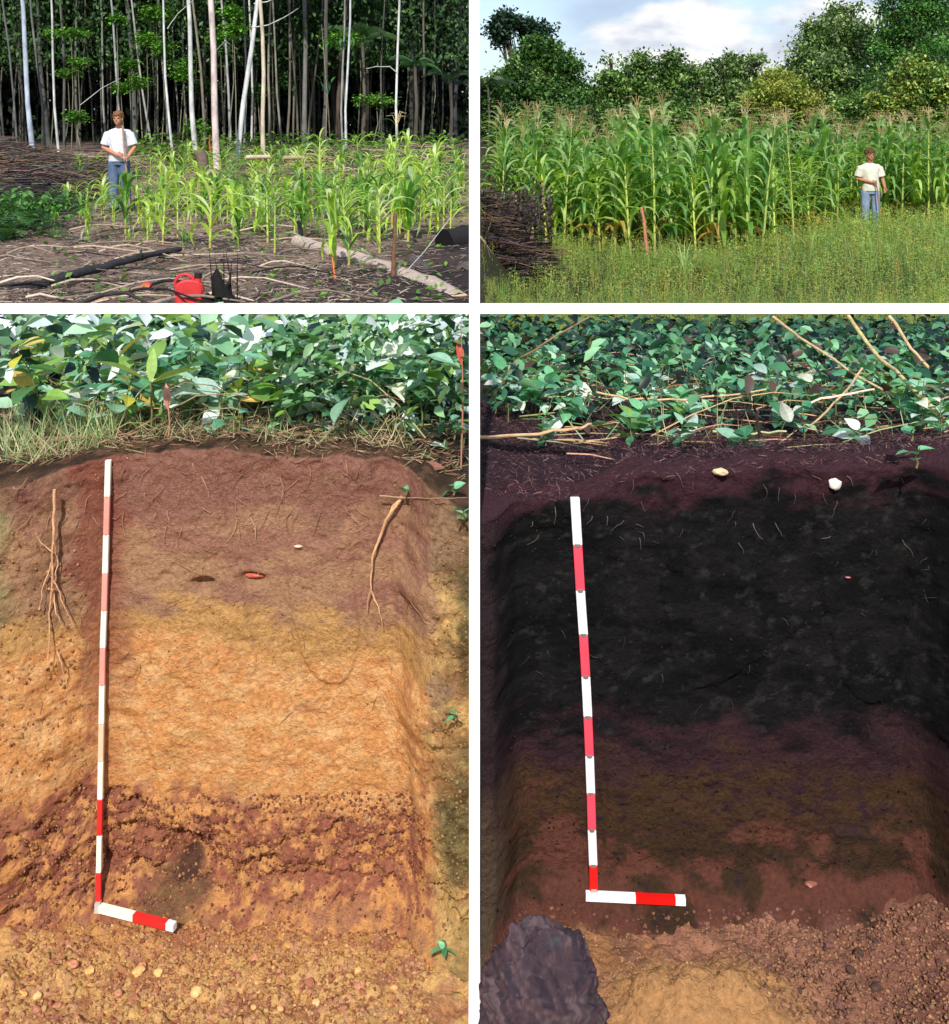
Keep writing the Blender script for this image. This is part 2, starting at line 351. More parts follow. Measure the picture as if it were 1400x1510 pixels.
    r = mixc(r, lin((60, 46, 50)), sstep(745, 722, pxa)*sstep(1180, 1050, pya)*.8)
    lr = sstep(698, 704, px)
    return np.clip(mixc(c, r, lr), .004, .9)
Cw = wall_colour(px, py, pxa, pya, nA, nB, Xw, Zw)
# lip rows going back over the ground
k = 14; Xl = np.repeat(xw[None], k, 0); s_ = np.linspace(0, 1, k+1)[1:, None]
F0 = Fw[-1][None]; Yl = F0+(3.06-F0)*s_; Zl = edge_z(Xl)*(1)+.012*np.sin(np.pi*s_)+(fbm(Xl*20, Yl*20, 4)-.45)*.03*np.sin(np.pi*s_)-.03*sstep(.8, 1, s_)
litc = mixc(np.broadcast_to(lin((112, 84, 64)), Xl.shape+(3,)), lin((72, 56, 44)), sstep(.4, .6, fbm(Xl*25, Yl*25))); litc = mixc(litc, lin((78, 50, 56)), sstep(0, .01, Xl))
XX = np.concatenate([Xw, Xl]); YY = np.concatenate([Fw, Yl]); ZZ = np.concatenate([Zw, Zl]); CC = np.concatenate([Cw, litc])
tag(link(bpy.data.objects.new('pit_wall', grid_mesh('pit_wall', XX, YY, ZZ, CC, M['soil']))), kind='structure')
# floor
yf = np.concatenate([np.arange(-1.2, 2.2, .05), np.arange(2.2, 2.98, .0065)]); xf = np.concatenate([np.arange(-3.2, -1.3, .05), np.arange(-1.3, 1.31, .008), np.arange(1.35, 3.21, .05)])
Yf, Xf = np.meshgrid(yf, xf, indexing='ij')
fine = sstep(2.0, 2.3, Yf)
FXp = 700+Xf*F/np.maximum(Yf, .5); FYp = HY+(CZ-FL)*F/np.maximum(Yf, .5)
Zf = FL+(fbm(Xf*8, Yf*8, 4)-.5)*.05+fine*(fbm(Xf*30, Yf*30, 4, .65)-.5)*.045
Zf = Zf+.13*np.exp(-(((Xf-.52)/.22)**2+((Yf-2.48)/.13)**2))         # pale spoil heap
Zf = Zf+.07*sstep(.95, 1.25, Xf)*sstep(2.3, 2.9, Yf)+.05*sstep(-.95, -1.2, Xf)
Zf = Zf+.016*sstep(.55, .7, fbm(Xf*15+40, Yf*15, 3))*fine*sstep(2.8, 2.6, Yf)
q = fbm(Xf*13, Yf*13, 5); q2 = fbm(Xf*40, Yf*40, 4); q3 = fbm(Xf*4+7, Yf*4, 4)
cL = mixc(np.broadcast_to(lin((222, 156, 94)), Xf.shape+(3,)), lin((238, 188, 120)), sstep(2.88, 2.58, Yf+(q-.5)*.2))
cL = mixc(cL, lin((178, 110, 84)), sstep(.52, .64, q)*.65); cL = mixc(cL, lin((206, 150, 128)), sstep(.58, .66, q2)*.5)
cR = mixc(np.broadcast_to(lin((184, 130, 104)), Xf.shape+(3,)), lin((206, 154, 102)), blob(Xf+(q-.5)*.2, Yf+(q-.5)*.1, .52, 2.48, .27, .19))
cR = mixc(cR, lin((186, 134, 82)), blob(Xf+(q-.5)*.3, Yf, .26, 2.74, .18, .1)*.7)
cR = mixc(cR, lin((112, 84, 70)), sstep(.55, .66, q)*.5*(1-blob(Xf, Yf, .5, 2.5, .25, .2)))
cR = mixc(cR, lin((120, 74, 64)), sstep(.8, 1.0, Xf)*.5)
Cf = mixc(cL, cR, sstep(-.01, .02, Xf))
tag(link(bpy.data.objects.new('pit_floor', grid_mesh('pit_floor', Xf, Yf, Zf, Cf, M['soil']))), kind='structure')
def floor_z(x, y):
    i = int(np.clip(np.searchsorted(yf, y), 0, len(yf)-1)); j = int(np.clip(np.searchsorted(xf, x), 0, len(xf)-1)); return float(Zf[i, j])
def wall_y(x, z):
    j = int(np.clip(round((x+3.2)/.0055), 0, len(xw)-1)); i = int(np.clip(np.searchsorted(Zw[:, j], z), 0, len(tw)-1)); return float(Fw[i, j])

# ------------------------------------------------------------------ white bars added as panel gutters between the plots and pits
t = empty('gutter_bars', (0, 2.68, FL)); tag(t, 'added panel gutter, white fence of slender posts and one level rail between the four plots', 'lattice')
HW = 8*2.66/F
def bevbox(lo, hi, name, parent, mat, b=.0012):
    mb = MB(); mb.box(lo, hi, (1, 1, 1)); o = mb.build(name, mat, parent, False)
    md = o.modifiers.new('bevel', 'BEVEL'); md.width = b; md.segments = 1; return o
bevbox((-HW, -.02, -.3), (HW, .02, 2.75), 'post', t, M['white'])
bevbox((-.0138, -.62, -.02), (.0138, -.021, .035), 'floor_strip', t, M['white'])  # floor strip added to carry the white gutter on downward
zr1 = CZ-(450-HY)*2.66/F-FL; zr0 = CZ-(463.3-HY)*2.66/F-FL
for sx in (-1, 1):
    a, b = sorted((sx*HW, sx*1.7)); bevbox((a, -.018, zr0), (b, .014, zr1), 'rail', t, M['white'])
    bevbox((sx*1.7-.014, -.02, .7), (sx*1.7+.014, .02, 2.75), 'post', t, M['white'])

# ------------------------------------------------------------------ measuring rods
WHT = s2l((238, 236, 214)); RED = s2l((214, 44, 40)); PNK = s2l((228, 150, 136)); WH2 = s2l((236, 236, 238)); PK2 = s2l((232, 74, 92)); RD2 = s2l((226, 20, 14))
def rod(name, label, pts, cols, wd, extra):
    """pts: list of (px, py) joints down the stick; each coloured band is a part"""
    P = [at(a, b, d) for (a, b, d) in pts]
    base = P[-1]; t = empty(name, base); tag(t, label, 'measuring rod', 'striped soil measuring rods')
    for i, c in enumerate(cols):
        a, b = P[i]-base, P[i+1]-base; mb = MB(); wa = wd*(1-.012*i)/2
        dz = Vector((0, .006, 0)); sx = Vector((wa, 0, 0))
        g = (b-a)*.004
        V = [a-sx-dz+g, a+sx-dz+g, a+sx+dz+g, a-sx+dz+g, b-sx-dz, b+sx-dz, b+sx+dz, b-sx+dz]
        mb.add(V, [(0, 3, 2, 1), (4, 5, 6, 7), (0, 1, 5, 4), (1, 2, 6, 5), (2, 3, 7, 6), (3, 0, 4, 7)], c)
        for q in range(1, 10 if i > 3 else 1):      # the fine graduations
            pass
        o = mb.build('rod_section', M['rodw'], t, False); md = o.modifiers.new('bevel', 'BEVEL'); md.width = .0015
        if i < len(cols)-1:
            jb = MB(); jb.tube([b-Vector((0, 0, .0035)), b+Vector((0, 0, .0035))], wa*.82, s2l((120, 116, 108)), 8); jb.build('joint', M['plastic'], t, False)
    extra(t, base)
    return t
def lying(pa, pb, bands, wd, name='foot_section'):
    def f(t, base):
        A = pa-base; B = pb-base; D = B-A; k = D.normalized(); n = k.cross(Vector((0, 0, 1))).normalized(); up = n.cross(k)
        for (f0, f1, c) in bands:
            mb = MB(); a = A+D*f0; b = A+D*f1
            V = [a+n*wd/2, a-n*wd/2, a-n*wd/2+up*.018, a+n*wd/2+up*.018, b+n*wd/2, b-n*wd/2, b-n*wd/2+up*.018, b+n*wd/2+up*.018]
            mb.add(V, [(0, 3, 2, 1), (4, 5, 6, 7), (0, 1, 5, 4), (1, 2, 6, 5), (2, 3, 7, 6), (3, 0, 4, 7)], c)
            mb.build(name, M['rodw'], t, False)
        ft = MB(); ft.box((-.007, -.012, -.005), (.007, .004, .02), s2l((190, 186, 176))); ft.build('tip', M['plastic'], t, False)
    return f
DR = 2.80
ly = [678, 732, 788, 845, 900, 955, 1010, 1067, 1122, 1178, 1231, 1286, 1340]
lx = [160, 158.5, 157, 155.5, 154, 152, 151, 150, 149, 148, 147, 146, 145.5]
ld = [2.872]*9+[2.868, 2.862, 2.852, 2.84]
rod('measuring_rod', 'cream and red measuring rod standing against the orange soil wall', [(a, b, c) for a, b, c in zip(lx, ly, ld)],
    [WHT, PNK, WHT, PNK, WHT, PNK, WHT, s2l((226, 190, 160)), WHT, RED, WHT, RED], .0152,
    lying(at(148, 1344, 2.83), at(258, 1372, 2.765), [(0, .46, WHT), (.46, .9, RED), (.9, 1, WH2)], .016))
ry = [733, 803, 870, 935, 997, 1056, 1114, 1169, 1223, 1275, 1322]
rx = [848, 852, 856, 860.5, 864, 867, 869.5, 871.5, 873, 875, 876]
rd = [2.872]*9+[2.868, 2.855]
rod('measuring_rod', 'red and white measuring rod standing against the black soil wall', [(a, b, c) for a, b, c in zip(rx, ry, rd)],
    [WH2, PK2, WH2, PK2, WH2, PK2, WH2, PK2, WH2, RD2], .0245,
    lying(at(864, 1326, 2.848), at(1011, 1333, 2.835), [(0, .50, WH2), (.50, .9, RD2), (.9, 1, WH2)], .018))

# ------------------------------------------------------------------ clods, stones, crumbs in the pits
def clod_mesh(seed, c, name='soil_clod', sub=2, mat='clod'):
    import bmesh
    bm = bmesh.new(); bmesh.ops.create_icosphere(bm, subdivisions=sub, radius=1); rr = np.random.RandomState(seed); o = rr.rand(3)*50
    for v in bm.verts:
        k = .45+1.1*float(fbm(v.co.x*1.5+o[0]+v.co.z, v.co.y*1.5+v.co.z*1.9+o[1], 4, .7)); v.co *= k; v.co.z *= .72
    me = bpy.data.meshes.new(name); bm.to_mesh(me); bm.free()
    a = me.attributes.new('Col', 'FLOAT_COLOR', 'FACE'); a.data.foreach_set('color', np.tile((*c, 1), len(me.polygons)).astype(np.float32)); me.materials.append(M[mat]); 
    return me
CLP = [clod_mesh(i, s2l(c)) for i, c in enumerate([(224, 176, 114), (222, 166, 106), (210, 150, 110), (226, 182, 126)])]
CLM = [clod_mesh(10+i, s2l(c)) for i, c in enumerate([(176, 118, 94), (190, 132, 100), (158, 100, 78)])]
CLB = [clod_mesh(20+i, s2l(c)) for i, c in enumerate([(110, 76, 68), (136, 96, 80), (84, 62, 54)])]
def clods(n, meshes, xr, yr, sr, label, group, foc=None):
    for i in range(n):
        x = R.uniform(*xr); y = R.uniform(*yr); s = sr[0]+(sr[1]-sr[0])*R.random()**2
        o = bpy.data.objects.new('soil_clod', R.choice(meshes)); o.location = (x, y, floor_z(x, y)+s*.35); o.scale = (s, s*R.uniform(.7, 1.1), s*R.uniform(.7, 1)); o.rotation_euler = (R.uniform(-.4, .4), R.uniform(-.4, .4), R.uniform(0, 6))
        link(o); tag(o, label, 'clod', group)
clods(14, CLP, (-1.08, -.16), (2.5, 2.66), (.006, .017), 'pale yellow crumbly clod lying on the floor of the orange pit', 'pale clods on the orange pit floor')
clods(22, CLM, (-1.05, -.16), (2.5, 2.72), (.006, .015), 'reddish brown clod lying on the floor of the orange pit', 'red clods on the orange pit floor')
clods(26, CLB, (.72, 1.18), (2.5, 2.78), (.006, .016), 'dark reddish clod lying on the floor of the black pit', 'dark clods on the black pit floor')
OCT = (np.array([(0, 0, .7), (.9, .1, 0), (.1, .8, .1), (-.8, 0, -.1), (0, -.9, 0), (0, 0, -.7)]), np.array([(0, 1, 2, 2), (0, 2, 3, 3), (0, 3, 4, 4), (0, 4, 1, 1), (5, 2, 1, 1), (5, 3, 2, 2), (5, 4, 3, 3), (5, 1, 4, 4)]))
def tri_clouds(name, n, xr, yr, sr, cols, zfun, mat='soil'):
    T, Fq = OCT
    x = NR.uniform(*xr, n); y = NR.uniform(*yr, n); z = np.array([zfun(a, b) for a, b in zip(x, y)])
    p = cloud((T, Fq), np.stack([x, y, z], 1), NR.uniform(*sr, n), pick(cols, n), 'flat', 1.0)
    o = link(bpy.data.objects.new(name, cloud_mesh(name, [p], M[mat]))); return tag(o, kind='stuff')
tri_clouds('soil_crumbs', 6500, (-1.15, -.1), (2.45, 2.86), (.002, .008), [(238, 190, 128), (224, 164, 104), (186, 118, 88), (216, 152, 112)], floor_z)
tri_clouds('soil_crumbs', 420, (-1.15, -.12), (2.45, 2.75), (.007, .014), [(238, 192, 130), (226, 166, 108), (196, 126, 94), (222, 160, 124)], floor_z)
tri_clouds('soil_crumbs', 1200, (.1, .7), (2.45, 2.8), (.002, .006), [(200, 150, 108), (176, 128, 96), (210, 164, 118)], floor_z)
tri_clouds('soil_crumbs', 4200, (.66, 1.22), (2.45, 2.82), (.002, .008), [(184, 132, 106), (202, 152, 112), (146, 104, 88), (168, 120, 98)], floor_z)

def wall_crumbs(n, pxr, pyr, sr, cols, cen=None):
    a = NR.uniform(*pxr, n); b = NR.uniform(*pyr, n)
    x = (a-700)/551.7; z = CZ-(b-HY)/551.7; y = np.array([wall_y(u, v) for u, v in zip(x, z)])
    o = link(bpy.data.objects.new('wall_crumbs', cloud_mesh('wall_crumbs', [cloud(OCT, np.stack([x, y+.001, z], 1), NR.uniform(0, 1, n)**2*(sr[1]-sr[0])+sr[0], pick(cols, n, .2))], M['soil']))); tag(o, kind='stuff')
wall_crumbs(7500, (60, 630), (1170, 1345), (.002, .0085), [(152, 94, 76), (166, 106, 84), (196, 140, 94), (140, 84, 68), (206, 154, 104)])
wall_crumbs(2500, (-30, 640), (1330, 1415), (.002, .010), [(214, 160, 104), (226, 184, 124), (180, 116, 88), (206, 150, 98)])
wall_crumbs(1600, (-45, 130), (760, 1400), (.002, .008), [(190, 136, 92), (160, 104, 78), (206, 160, 110)])
wall_crumbs(3600, (710, 1400), (1318, 1400), (.002, .010), [(142, 98, 86), (156, 110, 92), (118, 84, 74), (166, 120, 92)])
wall_crumbs(2600, (20, 640), (690, 1170), (.0015, .0045), [(170, 124, 92), (206, 152, 98), (150, 106, 84), (190, 140, 100)])
wall_crumbs(1200, (640, 690), (760, 1500), (.002, .008), [(176, 140, 92), (196, 160, 106), (150, 120, 84)])
wall_crumbs(2600, (720, 1390), (740, 1320), (.0015, .006), [(34, 32, 32), (48, 44, 42), (70, 50, 50), (26, 25, 26)])
# small things in the soil
def shard(px, py, s, c, name, label, cat, d=2.87, sc=(1, .6, .5)):
    o = bpy.data.objects.new(name, clod_mesh(int(px), s2l(c), name, 2, 'plastic')); p = at(px, py, d); p.y = wall_y(p.x, p.z)-.004
    o.location = p; o.scale = (s*sc[0], s*sc[1], s*sc[2]); link(o); tag(o, label, cat); return o
shard(372, 860, .026, (196, 92, 74), 'pottery_shard', 'reddish orange shard lodged in a hollow of the brown soil', 'shard', sc=(1, .5, .45))
shard(438, 810, .011, (230, 190, 160), 'root_stub', 'small pale root stub poking out of the brown soil wall', 'root')
shard(1066, 700, .021, (214, 190, 150), 'cut_root', 'cream round cut root end in the black soil edge', 'root', sc=(1, .8, .7))
shard(1233, 714, .022, (228, 222, 206), 'cut_root', 'whitish cut root end below the litter on the right', 'root', sc=(.8, .8, 1))
shard(1255, 856, .007, (196, 110, 110), 'pottery_shard', 'tiny pink shard in the black soil wall', 'shard')
shard(1198, 1305, .018, (150, 90, 78), 'pottery_shard', 'flat reddish shard at the foot of the black wall', 'shard')

def root(px_list, r0, c, label, n=0, dy=.012, name='hanging_root'):
    base = at(*px_list[0][0], 2.88); t = empty(name, base); tag(t, label, 'root')
    for j, pl in enumerate(px_list):
        P = []
        for (a, b) in pl:
            p = at(a, b, 2.87); p.y = min(wall_y(p.x, p.z), 2.89)-dy-R.random()*.006; 
            s = p.y/2.87; p.x *= s; p.z = CZ+(p.z-CZ)*s; P.append(p-base)
        Q = []
        for i in range(len(P)-1):
            for k in range(4): Q.append(P[i].lerp(P[i+1], k/4)+Vector((R.uniform(-1, 1), R.uniform(-1, 1), 0))*.0025)
        Q.append(P[-1]); rr = [r0*(.55 if j else 1)*(1-.75*i/len(Q)) for i in range(len(Q))]
        mb = MB(); mb.tube(Q, rr, s2l(c), 6); mb.build('root_strand', M['wood'], t)
root([[(80, 722), (79, 780), (77, 850), (73, 905), (70, 985)], [(77, 850), (88, 875), (97, 900), (109, 922)], [(79, 800), (86, 825), (80, 860)], [(76, 830), (64, 862), (58, 900)], [(78, 815), (60, 800), (54, 790)], [(84, 960), (92, 985), (93, 1010)], [(77, 868), (84, 905), (90, 918)]],
     .0042, (216, 168, 128), 'pale branching root hanging down the left edge of the orange wall')
root([[(594, 732), (570, 768), (550, 820), (548, 858), (542, 900)], [(594, 734), (580, 745), (568, 768)], [(548, 872), (558, 895), (564, 925)]],
     .0048, (222, 176, 132), 'pale forked root dangling from the right edge of the orange wall')
root([[(560, 731), (600, 734), (640, 735), (690, 734)]], .002, (170, 140, 110), 'thin brown rootlet stretched level across the right corner of the orange pit', dy=.02)
for (a, b, c_, d_) in ((12, 705, 20, 745), (15, 700, 8, 720), (35, 700, 28, 735), (64, 700, 72, 705), (860, 880, 868, 850), (1000, 735, 1010, 720), (1090, 735, 1080, 750), (985, 730, 992, 745)):
    pass
def rootlets(n, xr, zr, c, name, ln=(.02, .07)):
    mb = MB()
    for i in range(n):
        x = R.uniform(*xr); z = R.uniform(*zr); y = wall_y(x, z)-.003; l = R.uniform(*ln); a = R.uniform(-2.6, -.5)
        P = [Vector((x, y, z))]
        for k in range(4):
            a += R.uniform(-.5, .5); x2 = P[-1].x+math.cos(a)*l/4; z2 = P[-1].z+math.sin(a)*l/4; P.append(Vector((x2, wall_y(x2, z2)-.005-R.random()*.004, z2)))
        g = R.uniform(.5, 1); mb.tube(P, [.0012, .001, .0009, .0007, .0005], tuple(v*g for v in s2l(c)), 3, False)
    tag(mb.build(name, M['wood']), kind='stuff')
rootlets(70, (-1.2, -.2), (.2, .40), (190, 150, 120), 'rootlets')
rootlets(24, (-1.2, -.12), (-.3, .2), (200, 160, 120), 'rootlets')
rootlets(38, (.1, 1.2), (.16, .36), (116, 106, 96), 'rootlets', (.015, .05))
rootlets(34, (.1, 1.2), (-.55, .2), (80, 74, 68), 'rootlets', (.01, .035))

# the spoil lump in the right foreground
t = bpy.data.objects.new('earth_lump', None)
import bmesh
bm = bmesh.new(); bmesh.ops.create_icosphere(bm, subdivisions=6, radius=1)
for v in bm.verts:
    x, y, z = v.co; z2 = z*2.4; k = 1+.10*(float(fbm(x*2+9+z2, y*2+z2, 3))-.5)*2+.20*(float(fbm(x*4+3+z2*2.6, y*5+z2*4.3, 4))-.5)
    if z > .1: k *= 1.0
    k += .14*(float(fbm(x*13+z2*8, y*13+z2*9+5, 3))-.5); v.co = Vector((math.copysign(abs(x)**.88, x), y, math.copysign(abs(z)**.9, z)))*k
    if v.co.z < 0: v.co.z *= 2.2; v.co.x *= 1.05
me = bpy.data.meshes.new('earth_lump'); bm.to_mesh(me); bm.free()
cc_ = np.array([(p.co.x+p.co.z*1.2, p.co.y-p.co.z*3.2, p.co.z) for p in me.vertices]); qn = fbm(cc_[:, 0]*6+2, cc_[:, 1]*5, 4); qn2 = fbm(cc_[:, 0]*7+20, cc_[:, 1]*5, 4)
C_ = mixc(np.broadcast_to(lin((122, 98, 106)), (len(cc_), 3)), lin((160, 134, 138)), sstep(.42, .66, qn)); C_ = mixc(C_, lin((82, 74, 88)), sstep(.52, .66, qn2)*.8); C_ = mixc(C_, lin((128, 142, 140)), sstep(.66, .74, fbm(cc_[:, 0]*6+50, cc_[:, 1]*5, 3))*.5)
C4 = np.ones((len(cc_), 4), np.float32); C4[:, :3] = C_
a = me.attributes.new('Col', 'FLOAT_COLOR', 'POINT'); a.data.foreach_set('color', C4.ravel()); me.polygons.foreach_set('use_smooth', [True]*len(me.polygons)); me.materials.append(M['soil'])
lump = link(bpy.data.objects.new('earth_lump', me)); lc = at(786, 1500, 2.05); lump.location = (at(799, 1500, 2.12).x, 2.12, -.49); lump.scale = (.118, .13, .172)
tag(lump, 'big purplish grey lump of lichened earth in the lower left corner of the black pit', 'earth lump')

# ------------------------------------------------------------------ pit-side vegetation (behind both pits)
def line_top(y, pyl=459): return CZ-(pyl-HY)*y/F
def leaf_mesh(cols, seed, kind='broad'):
    r = random.Random(seed); mb = MB(); n = 7; c0 = s2l(cols)
    prof = {'broad': [0, .55, .9, 1, .85, .5, 0], 'lance': [0, .3, .5, .55, .45, .25, 0], 'heart': [.3, 1.0, 1.1, .95, .7, .35, 0]}[kind]
    V = []; dr = r.uniform(.15, .5)
    for i in range(n):
        t_ = i/(n-1); wv = prof[i]*.27; z = .25*t_-dr*t_*t_
        V += [(-wv, t_, z+.22*wv+r.uniform(-.01, .01)), (0, t_, z), (wv, t_, z+.22*wv)]
    for i in range(n-1):
        a = i*3; g = 1+r.uniform(-.06, .06)
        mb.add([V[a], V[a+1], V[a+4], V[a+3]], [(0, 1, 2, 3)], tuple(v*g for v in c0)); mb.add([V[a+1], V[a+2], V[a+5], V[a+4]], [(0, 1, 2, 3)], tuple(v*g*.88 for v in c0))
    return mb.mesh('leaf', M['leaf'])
LV = {}
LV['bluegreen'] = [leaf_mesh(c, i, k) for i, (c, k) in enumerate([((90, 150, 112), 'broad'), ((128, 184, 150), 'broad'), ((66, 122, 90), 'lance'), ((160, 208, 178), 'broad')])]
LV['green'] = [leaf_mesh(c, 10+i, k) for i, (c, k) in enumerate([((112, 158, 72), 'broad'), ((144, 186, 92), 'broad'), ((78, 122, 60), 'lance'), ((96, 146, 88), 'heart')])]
LV['pale'] = [leaf_mesh(c, 20+i, k) for i, (c, k) in enumerate([((222, 236, 226), 'broad'), ((196, 222, 214), 'broad'), ((238, 240, 222), 'heart'), ((178, 212, 200), 'broad')])]  # whitish leaf colours paint backlit blotches and highlights into the foliage
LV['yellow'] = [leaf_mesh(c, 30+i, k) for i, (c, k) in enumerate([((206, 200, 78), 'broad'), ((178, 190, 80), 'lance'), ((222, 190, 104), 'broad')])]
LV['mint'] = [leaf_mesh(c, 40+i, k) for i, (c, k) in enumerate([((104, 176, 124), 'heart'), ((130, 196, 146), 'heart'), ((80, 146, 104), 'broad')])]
STEM = s2l((120, 118, 74))
def sprig(x, y, hgt, nl, size, sets, label, cat='plant', group=None, z0=None, lean=None, name='broadleaf_plant', pyl=466, spread=1.0):
    """a small plant: stem plus one object per leaf; leaf meshes are shared"""
    z = gz(x, y) if z0 is None else z0
    z_g = z
    cap = line_top(y, pyl)-z
    hgt = min(hgt, max(cap-.02, .03)) if z0 is None else hgt
    t = empty(name, (x, y, z)); tag(t, label, cat, group)
    ln = lean or (R.uniform(-.25, .25), R.uniform(-.3, .1))
    P = [Vector((ln[0]*hgt*s*s+.004*math.sin(s*9), ln[1]*hgt*s*s, hgt*s)) for s in (0, .25, .5, .75, 1)]
    mb = MB(); mb.tube(P, [.003, .0026, .0022, .0016, .001], STEM, 5, False); mb.build('stem', M['stalk'], t)
    for i in range(nl):
        s = .25+.75*(i+.5)/nl; k = min(int(s*4), 3); p = P[k].lerp(P[k+1], s*4-k)
        me = R.choice(LV[R.choice(sets)]); o = bpy.data.objects.new('leaf', me); az = i*2.4+R.uniform(-.4, .4); sz = size*R.uniform(.65, 1.25)
        el = R.uniform(-.4, .7)
        if z0 is None:
            topz = p.z+sz*max(0, math.sin(el)+.2)
            if topz > cap: el = -.6; sz = min(sz, .06)
            if p.z+.25*sz > cap: continue
        o.rotation_euler = Euler((el, R.uniform(-.5, .5), az), 'XYZ'); o.location = p; o.scale = (sz*R.uniform(.85, 1.2), sz, sz); link(o, t)
SETS_L = [['bluegreen', 'bluegreen', 'pale'], ['green', 'bluegreen', 'yellow'], ['green', 'green', 'pale'], ['bluegreen', 'pale', 'green']]
zone = lambda f: 'on the left' if f < 250 else ('in the middle' if f < 480 else 'on the right')
def lx_at(pxl, y): return (pxl-CX)*y/F
rowd = [3.08, 3.25, 3.5, 3.85, 4.3, 5.0]
for r_, y in enumerate(rowd):
    n = [12, 16, 16, 14, 12, 11][r_]
    for i in range(n):
        pxl = 8+(i+R.uniform(.1, .9))*675/n; yy = y+R.uniform(-.08, .12); x = lx_at(min(pxl, 676), yy)
        sets = R.choice(SETS_L)
        if pxl < 110: sets = ['green', 'yellow', 'green', 'bluegreen']
        if pxl > 600: sets = ['green', 'bluegreen', 'green']
        mx = [.30, .30, .27, .26, .22, .2][r_]
        sprig(x, yy, R.uniform(.45, 1)*mx if r_ else R.uniform(.05, .15), 11 if r_ else 6, R.uniform(.06, .12) if r_ else .045, sets,
              'leafy seedling '+['at the rim of', 'in the front of', 'in the middle of', 'in the middle of', 'towards the back of', 'at the back of'][r_]+' the thicket behind the orange pit '+zone(pxl), group='leafy seedlings behind the orange pit')
THIN = (BLADE[0]*np.array([.45, 1, 1]), BLADE[1])
# special ones
def leafobj(t, p, sz, el, az, me, ro=0):
    o = bpy.data.objects.new('leaf', me); o.rotation_euler = Euler((el, ro, az)); o.location = p; o.scale = (sz, sz, sz); link(o, t)
y = 3.04; x = lx_at(222, y); t = empty('broadleaf_plant', (x, y, gz(x, y))); tag(t, 'plant with two long drooping yellow green leaves above the middle of the orange pit', 'plant')
mb = MB(); mb.tube([(0, 0, 0), (.004, 0, .1), (0, 0, .19)], .003, STEM, 5); mb.build('stem', M['stalk'], t)
big = leaf_mesh((172, 206, 112), 91, 'lance')
for az, el, s in ((1.75, .35, .17), (-1.7, .25, .15), (.2, 1.2, .1)): leafobj(t, (0, 0, .185), s, el, az, big, .3*az)
y = 3.02; x = lx_at(505, y); t = empty('broadleaf_plant', (x, y, gz(x, y))); tag(t, 'plant with one large pale serrated leaf to the right of the orange pit top', 'plant')
mb = MB(); mb.tube([(0, 0, 0), (.01, 0, .08), (.03, 0, .15)], .003, STEM, 5); mb.build('stem', M['stalk'], t)
leafobj(t, (.03, 0, .15), .13, -.4, 2.6, leaf_mesh((150, 196, 160), 92, 'broad'), .5); leafobj(t, (.02, 0, .12), .1, .2, -1.2, LV['green'][0])
for (a, bot, topy, lab, cc3) in ((680, 690, 480, 'tall thin seedling with a red new leaf at the right edge of the orange pit', (214, 96, 70)), (247, 668, 580, 'thin stem carrying one dry pinkish leaf behind the orange pit', (214, 150, 128))):
    y = 3.0; x = lx_at(a, y); zb = CZ-(bot-HY)*y/F; zt = CZ-(topy-HY)*y/F; t = empty('seedling', (x, y, zb)); tag(t, lab, 'plant')
    mb = MB(); mb.tube([(0, 0, 0), (.006, 0, (zt-zb)*.5), (0, 0, zt-zb)], [.003, .0025, .0015], s2l((176, 120, 96)), 5); mb.build('stem', M['stalk'], t)
    rl = leaf_mesh(cc3, 95, 'lance'); leafobj(t, (0, 0, (zt-zb)*.72), .075, 1.3, .4, rl)
    if a == 680:
        for q_ in range(9): leafobj(t, (R.uniform(-.004, .004), 0, (zt-zb)*(.15+.09*q_)), R.uniform(.045, .07), R.uniform(-.3, .6), 2.4*q_, R.choice(LV['green']))
# small plants clinging to the balk and wall
def cling(pxl, pyl, d, nl, size, sets, label, h_=.05):
    p = at(pxl, pyl, d); sprig(p.x, p.y, h_, nl, size, sets, label, z0=p.z, lean=(R.uniform(-.2, .2), -.5), name='small_plant')
cling(655, 1405, 2.66, 5, .034, ['mint'], 'small pale green three leaved plant on the balk low down', .02)
cling(655, 1485, 2.60, 4, .036, ['mint', 'green'], 'small round leaved plant in the lower right corner of the orange pit', .03)
cling(680, 1500, 2.58, 3, .034, ['mint', 'green'], 'second round leaved plant against the foot of the balk', .03)
cling(672, 1062, 2.67, 4, .032, ['mint'], 'small green creeper hanging halfway up the balk', .02)
cling(682, 765, 2.68, 5, .024, ['mint'], 'tiny seedling on the balk just below the ground line', .02)
cling(598, 728, 2.84, 4, .020, ['mint'], 'tiny pale green seedling at the right corner of the orange pit', .015)
cling(669, 730, 2.78, 4, .03, ['mint'], 'mint green seedling with round leaves on top of the balk', .03)
cling(1352, 690, 2.76, 3, .062, ['mint'], 'seedling with round glossy leaves at the far right of the black pit edge', .06)
cling(1345, 650, 2.80, 3, .055, ['mint'], 'round leaved seedling just above the right end of the black pit edge', .05)
